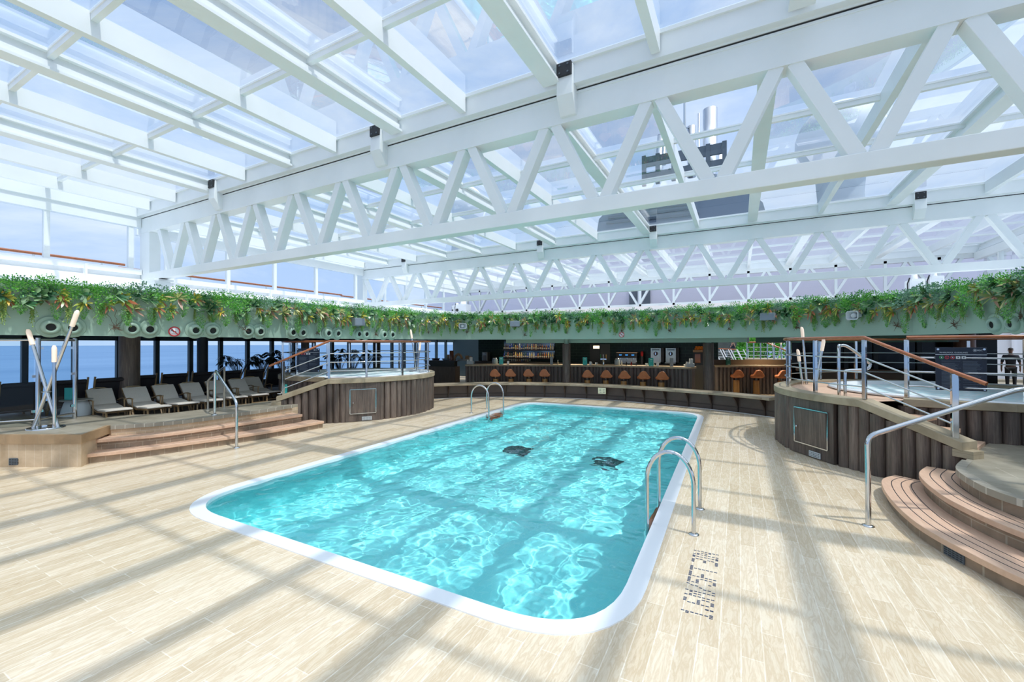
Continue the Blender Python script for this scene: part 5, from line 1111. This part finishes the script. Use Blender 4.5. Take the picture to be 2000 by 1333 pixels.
# ================================================================== PEOPLE
SKIN = mat('skin', (214, 168, 142), .5); 
def skinmesh(name, verts, edges, m, parent, loc=(0, 0, 0), sub=2):
    me = bpy.data.meshes.new(name); me.from_pydata([v[:3] for v in verts], edges, []); me.materials.append(m)
    o = bpy.data.objects.new(name, me); COL.objects.link(o); o.parent = parent; o.location = loc
    o.modifiers.new('skin', 'SKIN'); 
    for d, v in zip(me.skin_vertices[0].data, verts): r = v[3]; d.radius = (r if not isinstance(r, tuple) else r[0], r if not isinstance(r, tuple) else r[1])
    me.skin_vertices[0].data[0].use_root = True
    s = o.modifiers.new('sub', 'SUBSURF'); s.levels = s.render_levels = sub; o.modifiers['skin'].use_smooth_shade = True; return o
def person(label, loc, rz, h, pose, shirt, trousers, hair, dark=False):
    t = thing('person', label, 'person', loc, rz); k = h/1.75; V = []; E = []
    def v(x, y, z, r): V.append((x*k, y*k, z*k, tuple(a*k for a in r) if isinstance(r, tuple) else r*k)); return len(V)-1
    def ch(*ids):
        for a, b in zip(ids, ids[1:]): E.append((a, b))
    pel = v(0, 0, .95, (.15, .1)); wa = v(0, 0, 1.1, (.13, .095)); che = v(0, -.01, 1.3, (.16, .11)); nb = v(0, 0, 1.45, (.07, .065)); nk = v(0, -.01, 1.52, .05); h1 = v(0, -.02, 1.6, (.07, .08)); h2 = v(0, -.02, 1.68, (.075, .09)); h3 = v(0, -.01, 1.735, (.05, .06)); ch(pel, wa, che, nb, nk, h1, h2, h3)
    for s in (-1, 1):
        hip = v(s*.09, 0, .88, .085); kn = v(s*.1, -.02, .48, .055); an = v(s*.1, .01, .09, .038); toe = v(s*.11, -.14, .035, .032); ch(pel, hip, kn, an, toe)
        sh = v(s*.19, 0, 1.4, .055); ch(che, sh)
        if pose == 'photo': el = v(s*.2, -.17, 1.2, .038); wr = v(s*.09, -.2, 1.55, .027); pm = v(s*.07, -.19, 1.62, .028)
        else: el = v(s*.25, .02, 1.12, .038); wr = v(s*.26, -.06, .88, .027); pm = v(s*.26, -.08, .8, .028)
        ch(sh, el, wr, pm)
        for q in range(4):
            f1 = v(V[pm][0]/k-s*.012*(1 if pose == 'photo' else 0), V[pm][1]/k-.02+.014*q-(.0 if pose == 'photo' else .02), V[pm][2]/k+(.05-.006*abs(q-1) if pose == 'photo' else -.06+.006*abs(q-1)), .0085); f2 = v(V[f1][0]/k-s*.03*(1 if pose == 'photo' else .2), V[f1][1]/k-.005, V[f1][2]/k+(.03 if pose == 'photo' else -.03), .0075); ch(pm, f1, f2)
        th = v(V[pm][0]/k-s*.03, V[pm][1]/k-.03, V[pm][2]/k-.005, .01); ch(pm, th)
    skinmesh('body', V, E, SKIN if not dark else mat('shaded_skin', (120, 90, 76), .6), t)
    def sub_(name, keep, grow, m):
        mp = {}; vv = []
        for i in keep: mp[i] = len(vv); a = V[i]; vv.append((a[0], a[1], a[2], tuple(x+grow*k for x in a[3]) if isinstance(a[3], tuple) else a[3]+grow*k))
        skinmesh(name, vv, [(mp[a], mp[b]) for a, b in E if a in mp and b in mp], m, t)
    n = 13  # vertices per side
    L0 = 8; L1 = 8+(len(V)-8)//2
    sub_('shirt', [0, 1, 2, 3]+[L0+4, L0+5, L1+4, L1+5], .014, mat('shirt', shirt, .8)); sub_('trousers', [0]+[L0, L0+1, L0+2, L1, L1+1, L1+2], .014, mat('trousers', trousers, .8))
    m = MB()
    for i in (-1, 1): m.lathe([(.011*k*math.sin(q*PI/6)+1e-4, -.011*k*math.cos(q*PI/6)) for q in range(7)], 8, (i*.03*k, -.105*k, 1.655*k), cap=False)
    m.build('eyes', BLACK, t); m = MB(); m.bar((0, -.1*k, 1.66*k), (0, -.128*k, 1.625*k), .022*k, .02*k); m.build('nose', SKIN, t, bevel=.004)
    m = MB(); m.bar((-.025*k, -.1*k, 1.59*k), (.025*k, -.1*k, 1.59*k), .012*k, .01*k); m.build('mouth', mat('lips', (170, 100, 92), .5), t); m = MB()
    for i in (-1, 1): m.lathe([(.001, -.02*k), (.018*k, 0), (.001, .02*k)], 8, (i*.078*k, -.01*k, 1.645*k), cap=False)
    m.build('ears', SKIN, t)
    if hair: m = MB(); m.lathe([(.083*k*math.cos(q*PI/12), .083*k*math.sin(q*PI/12)) for q in range(7)], 16, (0, 0, 1.68*k), cap=False, sy=1.15); m.build('hair', mat('hair', hair, .7), t)
    return t
# mirror image right of the bar, built as solid objects behind an opening
ZE = .66; q = PY(1431, 690, 42.5)
person('man in a dark shirt raising a camera to his face behind a teak rail', (q[0], 42.5, ZE), R(8), 1.66, 'photo', (40, 48, 64), (90, 96, 100), None)
m = MB(); m.box(0, 0, 0, .13, .08, .09); m.lathe([(.035, 0), (.035, .09)], 12, (0, 0, -.0)); m.v = m.v[:8]+[(x, -.04-z, y) for x, y, z in m.v[8:]]; tag(m.build('camera_device', BLACK, None, (q[0]+.02, 42.5-.27, ZE+1.58), rz=R(8)), 'black camera held up by the man beyond the bar', 'camera')
q2 = PY(1974, 700, 20.3); person('dark silhouetted person standing by the bright doorway at the far right', (q2[0], 20.3, ZT), R(160), 1.38, 'stand', (34, 36, 46), (30, 32, 38), (30, 26, 24), True)  # reflected figure, built as a solid person in the facade gap
w = MB(); w.bb(-8, 14, 23.9, 52, ZE-.2, ZE); tag(w.build('floor', PAVE), 'sunlit outdoor terrace beyond the bar', 'floor', kind='structure')
w = MB(); w.bb(-4, 1.0, 46, 46.3, ZE, 4.2); tag(w.build('wall_terrace', mat('grey_panel', (112, 116, 108), .7, var=(96, 100, 92), scale=2)), 'grey backdrop wall behind the man on the terrace', 'wall', kind='structure')
w = MB(); w.bb(1.0, 2.0, 45.6, 46.2, ZE, 4.2); tag(w.build('wall_stone', tiles('rough_stone', (186, 178, 150), (164, 156, 130), (130, 124, 104), .3, .1, .01, 'wall', .8)), 'rough stone pier on the terrace beyond the bar', 'wall', kind='structure')
a = PY(1400, 681, 40.5); b = PY(1462, 685, 39.5)
t = thing('terrace_railing', 'teak-topped railing in front of the man on the terrace', 'railing', (a[0], 40.5, ZE)); m = MB(); m.tube([(-1.5, 0, a[2]-ZE), (0, 0, a[2]-ZE), (b[0]-a[0], -1, b[2]-ZE)], .05, 8); m.build('handrail', TEAK, t)
for k in range(4):
    m = MB(); u = k/3; m.tube([((b[0]-a[0])*u, -u, 0), ((b[0]-a[0])*u, -u, a[2]-ZE-.04)], .03, 6); m.build('post', CHROME, t)
for k in (.35, .7): m = MB(); m.tube([(0, 0, k), (b[0]-a[0], -1, k)], .015, 6); m.build('rod', CHROME, t)
a = PY(1459, 669, 33); b = PY(1540, 667, 33); zb_ = PY(1500, 702, 33)[2]
t = thing('terrace_railing', 'steel and teak railing with greenery behind it beyond the shaded counter', 'railing', (a[0], 33, zb_)); W_ = b[0]-a[0]; hh = a[2]-zb_
m = MB(); m.tube([(0, 0, hh), (W_, 0, hh)], .05, 8); m.build('handrail', TEAK, t)
for k in range(7): m = MB(); m.tube([(W_*k/6, 0, 0), (W_*k/6, 0, hh)], .035, 6); m.build('post', CHROME, t)
for k in (.22, .45, .7): m = MB(); m.tube([(0, 0, hh*k), (W_, 0, hh*k)], .018, 6); m.build('rod', CHROME, t)
m = MB(); m.tube([(W_*.45, -.3, hh), (W_*.95, -.3, hh*.5)], .05, 8); m.build('sloping_handrail', TEAK, t)
w = MB(); w.bb(a[0]-.1, b[0]+1, 32.9, 36, ZE, zb_); tag(w.build('plinth', STONE), 'stone plinth under the railing on the terrace beyond the bar', 'plinth', kind='structure')
lamp('pair of leaning tube lamps on the terrace beyond the shaded counter', (PY(1512, 700, 31)[0], 31, ZE), [((0, 0, 0), (-.1, 0, 1.65)), ((.1, 0, 0), (.42, 0, 1.7))])
for i, (px, Y, r) in enumerate(((1458, 44, .75), (1478, 43, .85), (1500, 44, .9), (1522, 42.5, .9), (1446, 38.5, .35))):
    q = PY(px, 690, Y); mb = tuft(200+i, r, r*.7, r*1.5, 420, .28); o = mb.build('shrub', MOUND, None, (q[0], Y, ZE+r*1.5), recalc=False); tag(o, ['leafy green shrub right of the rough stone pier', 'large green shrub behind the steel terrace railing, left', 'large green shrub behind the steel terrace railing, middle', 'large green shrub behind the steel terrace railing, right', 'low leafy plant at the foot of the white deck chairs'][i], 'shrub')
for i, px in enumerate((1408, 1424, 1440, 1453)):
    q = PY(px, 700, 37); t = thing('deck_chair', 'folded white deck chair on the terrace beyond the bar, %s from the left' % words_[i], 'deck chair', (q[0], 37, ZE)); m = MB()
    for s in (-.2, .2): m.bar((s-.25, 0, 1.0), (s+.2, -.2, 0), .05, .05)
    for k in range(4): u = .15+.22*k; m.bar((-.45+.45*u, -.2*u, 1-u), (-.05+.45*u, -.2*u, 1-u), .03, .03)
    m.build('frame', COPING, t); m = MB(); m.bar((-.5, 0, .06), (.6, -.1, .06), .06, .05); m.build('base_rail', COPING, t)
# ------------------------------------------------------------------ dark facade at the right
w = MB(); w.bb(1.95, 13, 15.95, 19.3, 0, ZT); w.bb(4.0, 13, 19.3, 23.9, 0, ZT); tag(w.build('floor', PAVE), 'shaded floor before the dark glass facade at the right', 'floor', kind='structure')
xa, xb = PY(1546, 690, 18.6)[0], PY(1948, 690, 18.6)[0]
w = MB(); w.bb(xa, xb, 18.6, 18.75, 0, 2.45); tag(w.build('wall_right_facade', DARKGLASS), 'dark mirror-like glass facade behind the right whirlpool', 'wall', kind='structure')
w = MB(); w.bb(PY(1394, 690, 21)[0], PY(1403, 690, 21)[0], 21, 21.2, 0, 2.45); tag(w.build('wall_pier', mat('deep_green_pier', (18, 36, 34), .3)), 'narrow dark green pier at the left of the terrace opening', 'wall', kind='structure')
for i, px in enumerate((1590, 1652, 1710, 1795, 1880, 1905)):
    q = PY(px, 690, 18.55); w = MB(); w.bb(q[0]-.06, q[0]+.06, 18.5, 18.6, 0, 2.42); tag(w.build('mullion', mat('dark_mullion', (40, 44, 46), .4)), 'dark upright of the glass facade behind the right whirlpool', 'mullion', 'facade uprights', kind='structure')
w = MB(); q = PY(1720, 722, 18.2); w.bb(xa+.1, xb-2, 17.9, 18.4, q[2]-.1, q[2]); w.bb(xa+.3, xb-2.2, 18.0, 18.3, ZT, q[2]-.1); tag(w.build('side_counter', mat('brown_counter', (104, 82, 62), .4)), 'long brown counter in front of the dark glass facade', 'counter')
w = MB(); w.bb(xb-.5, xb+9, 24.5, 24.6, .4, 3.2)
for k in range(12): w.bb(xb-.4+.6*k, xb-.32+.6*k, 24.4, 24.5, .4, 3.2)
tag(w.build('wall_slatted', mat('pale_slats', (232, 234, 240), .5)), 'pale slatted wall seen through the far right doorway', 'wall', kind='structure')  # added pale panel and slats stand in for bright windows and mullions
m = MB(); q = PY(1884, 668, 17.9); tag(MB().lathe([(.24, 0), (.24, 1.9)], 20).build('column_copper', mat('bronze_column', (110, 70, 46), .3, .3), None, (q[0], 17.9, ZT)), 'bronze-lit column before the dark facade behind the guidelines board', 'column', kind='structure')
# lamps right
q = P(1606, 748, ZR); lamp('tall tube lamps with frosted tips by the landing of the right whirlpool', (1.45, 12.2, ZT), [((0, 0, 0), (-.13, -.05, 1.95)), ((.05, 0, 0), (.32, .1, 1.66)), ((-.06, 0, 0), (-.22, -.1, 1.42))], .026, .036, .3)
k_ = .0186; rx, ry = right.x*k_, right.y*k_
lamp('pair of tube lamps with frosted tips on the right end of the left whirlpool', (-10.3, 12.0, ZR-.05), [((0, 0, 0), (-11*rx, -11*ry, 1.53)), ((.04, 0, 0), (8*rx, 8*ry, 1.1))], .026, .036, .34)
# ================================================================== OUTSIDE THE SHIP
m = MB(); m.lathe([(45000, 0), (.5, 0)], 96, (0, 0, -9), cap=False)
def seamat():
    m, nt, b = newmat('sea_water'); f = noise(nt, coords(nt, (.02, .004, 1)), 1., 6, .6); nt.links.new(ramp(nt, f, [(.3, (104, 132, 162)), (.7, (122, 148, 176))]), b.inputs['Base Color']); b.inputs['Roughness'].default_value = .6; b.inputs['Specular IOR Level'].default_value = .1; return m
tag(m.build('sea', seamat()), 'calm blue sea out to the horizon', 'sea', kind='structure')
def FP(px, py, Y=42): return PY(px, py, Y)
c = FP(1340, 400); t = thing('ship_funnel', 'ship funnel with steel exhaust pipes and a dark louvred casing', 'funnel', (c[0], 42, 9)); O = Vector((c[0], 42, 9))
def loc_(px, py, dy=0): p = FP(px, py); return Vector((p[0]-O.x, dy, p[2]-O.z))
STEEL = mat('bright_exhaust_steel', (236, 240, 244), .3, 1., var=(214, 218, 224), scale=3, stretch=(3, 3, .3))
def pipe(px, w, py0, py1, dy=0, lean=0, name='exhaust_pipe'):
    a = loc_(px+lean, py0, dy); b = loc_(px, py1, dy); r = abs(loc_(px+w/2, py0).x-loc_(px, py0).x); MB().tube([a, b, b+Vector((0, 0, .001))], [r, r, r*.8], 28).build(name, STEEL, t)
pipe(1387, 29, 345, 214); pipe(1349, 18, 340, 240, .8); pipe(1366, 4, 340, 228, -.6); pipe(1291, 17, 345, 262, .3, -6); pipe(1405, 14, 330, 268, 1.5); pipe(1300, 8, 330, 296, -1); pipe(1319, 10, 340, 300, 1)
m = MB(); a, b = loc_(1262, 372), loc_(1416, 303)
m.bar(loc_(1262, 330, -1.5), loc_(1418, 302, -1.5), .25, .9); m.bar(loc_(1262, 330, 2.5), loc_(1418, 302, 2.5), .25, .9)
for px in (1264, 1290, 1320, 1352, 1385, 1416): y_ = 330-(px-1262)*28/156; m.bar(loc_(px, y_-12, -1.5), loc_(px, y_+44, -1.5), .35, .35)
m.bar(loc_(1262, 356, -1.5), loc_(1418, 328, -1.5), .2, .5); m.build('platform_frame', DGREY, t)
cs = MB(); pr = [loc_(1163, 470), loc_(1170, 428), loc_(1196, 400), loc_(1240, 378), loc_(1300, 366), loc_(1400, 350), loc_(1452, 362), loc_(1490, 396), loc_(1512, 470)]
vs = [(p.x, y, p.z) for y in (0, 9) for p in pr]; k = len(pr); cs.add(vs, [tuple(range(k)), tuple(range(k, 2*k))]+[(i, (i+1) % k, k+(i+1) % k, k+i) for i in range(k)]); cs.build('casing', mat('blue_grey_casing', (112, 126, 140), .5), t)
lv = MB()
for i in range(5): lv.bar(loc_(1185+i*3, 436-i*10, -.1), loc_(1365-i*6, 418-i*10, -.1), .12, .22)
lv.build('louvres', mat('dark_louvres', (78, 92, 104), .5), t)
m = MB(); m.tube([loc_(1336, 262, .5), loc_(1336, 150, .5)], .12, 6); m.bar(loc_(1330, 246, .5), loc_(1346, 244, .5), .1, .1); m.build('mast_antenna', LGREY, t)
def dome(label, px, py, r, Y, base):
    p = PY(px, py, Y); D = p[0]*fwd.x+p[1]*fwd.y; rr = r*D/F; t = thing('radome', label, 'radome', (p[0], Y, p[2]-rr*1.5)); m = MB(); m.lathe([(rr*math.sin(q*PI/20)+1e-3, rr*1.5-rr*math.cos(q*PI/20)) for q in range(21)], 40, cap=False); m.build('dome', mat('dome_white', (226, 230, 234), .5), t)
    m = MB(); m.lathe([(rr*.75, -rr*2), (rr*.5, 0), (rr*.55, rr*.65)], 24); m.build('pedestal', mat('pedestal_grey', (176, 186, 194), .5), t)
dome('large white radome seen through the roof glass right of the funnel', 1640, 276, 74, 44, 0)
dome('grey-white radome seen through the roof glass left of the funnel', 905, 404, 42, 50, 0)
# machinery on the upper deck at both ends of the far truss
def machine(label, px, py0, py1, w, Y):
    a = PY(px-w/2, py1, Y); b = PY(px+w/2, py0, Y); W_ = b[0]-a[0]; h_ = b[2]-a[2]; t = thing('roof_motor', label, 'machine', ((a[0]+b[0])/2, Y, a[2])); m = MB(); m.bb(-W_/2, W_/2, -.3, .3, 0, h_*.7); m.build('housing', WHITE2, t, bevel=.03)
    m = MB(); m.lathe([(W_*.25, h_*.7), (W_*.2, h_), (W_*.1, h_*1.02)], 16); m.bb(-W_*.42, W_*.42, -.34, .34, h_*.62, h_*.72); m.build('cover', WHITE2, t); m = MB(); m.tube([(-W_*.3, -.31, h_*.25), (-W_*.3, -.34, h_*.25)], W_*.12, 16); m.build('fan', BLACK, t)
    m = MB(); m.tube([(-W_*.6, -.2, 0), (-W_*.62, -.2, h_*.5), (-W_*.5, -.25, h_*.8)], .02, 6); m.build('cable', BLACK, t)
machine('white drive motor housing on the upper deck right of the far truss', 1786, 536, 574, 28, 19.5); machine('taller white drive housing right of the motor on the upper deck', 1824, 530, 570, 28, 19.8)
machine('white drive motor housing at the left end of the far truss', 905, 588, 613, 20, 20.5); machine('small white drive housing at the far left end of the far truss', 893, 592, 612, 10, 20.9)
# ================================================================== LIGHT
Wd = bpy.data.worlds.new('sky'); S.world = Wd; Wd.use_nodes = True; nt = Wd.node_tree; bg = nt.nodes['Background']
tc = nt.nodes.new('ShaderNodeTexCoord'); sx = nt.nodes.new('ShaderNodeSeparateXYZ'); nt.links.new(tc.outputs['Generated'], sx.inputs[0])
base = ramp(nt, sx.outputs[2], [(0, (176, 197, 225)), (.1, (166, 190, 224)), (.35, (152, 181, 222)), (1, (136, 168, 214))])
mp = nt.nodes.new('ShaderNodeMapping'); mp.inputs['Scale'].default_value = (1, 1, 2.6); nt.links.new(tc.outputs['Generated'], mp.inputs[0])
f1 = noise(nt, mp.outputs[0], 2.3, 8, .62, .4); cl = ramp(nt, f1, [(.4, (0, 0, 0)), (.7, (255, 255, 255))])
mx = node(nt, 'ShaderNodeMixRGB'); nt.links.new(cl, mx.inputs[0]); nt.links.new(base, mx.inputs[1]); mx.inputs[2].default_value = lin((210, 220, 234)); sd = Vector((.495, -.075, 1)).normalized(); vn = node(nt, 'ShaderNodeVectorMath', operation='NORMALIZE'); nt.links.new(tc.outputs['Generated'], vn.inputs[0])
dt = node(nt, 'ShaderNodeVectorMath', operation='DOT_PRODUCT'); nt.links.new(vn.outputs[0], dt.inputs[0]); dt.inputs[1].default_value = sd
mxm = node(nt, 'ShaderNodeMath', operation='MAXIMUM'); nt.links.new(dt.outputs['Value'], mxm.inputs[0]); mxm.inputs[1].default_value = 0
pw = node(nt, 'ShaderNodeMath', operation='POWER'); nt.links.new(mxm.outputs[0], pw.inputs[0]); pw.inputs[1].default_value = 5
gm = node(nt, 'ShaderNodeMixRGB', blend_type='ADD'); gm.inputs[2].default_value = (1.3, 1.27, 1.2, 1); nt.links.new(pw.outputs[0], gm.inputs[0]); nt.links.new(mx.outputs[0], gm.inputs[1]); nt.links.new(gm.outputs[0], bg.inputs[0])
# bright haze around the sun, high on the starboard side
bg.inputs[1].default_value = SKY
sun = bpy.data.lights.new('sun', 'SUN'); sun.energy = SUN; sun.angle = R(1.3); sun.color = (1, .975, .94); so = bpy.data.objects.new('sun', sun); COL.objects.link(so)
so.rotation_euler = Vector((-.495, .075, -1)).to_track_quat('-Z', 'Y').to_euler(); so.location = (8, 0, 20); sun.cycles.is_caustics_light = True
S.view_settings.view_transform = 'Standard'; S.view_settings.look = 'None'; S.view_settings.gamma = 1; S.view_settings.use_curve_mapping = False; S.view_settings.exposure = EXPO
cy_ = S.cycles; cy_.max_bounces = 14; cy_.diffuse_bounces = 7; cy_.glossy_bounces = 6; cy_.transmission_bounces = 10; cy_.transparent_max_bounces = 24
cy_.caustics_refractive = True; cy_.caustics_reflective = False; cy_.sample_clamp_indirect = 6; cy_.blur_glossy = .5; cy_.use_denoising = True; cy_.use_adaptive_sampling = True; cy_.adaptive_threshold = .02
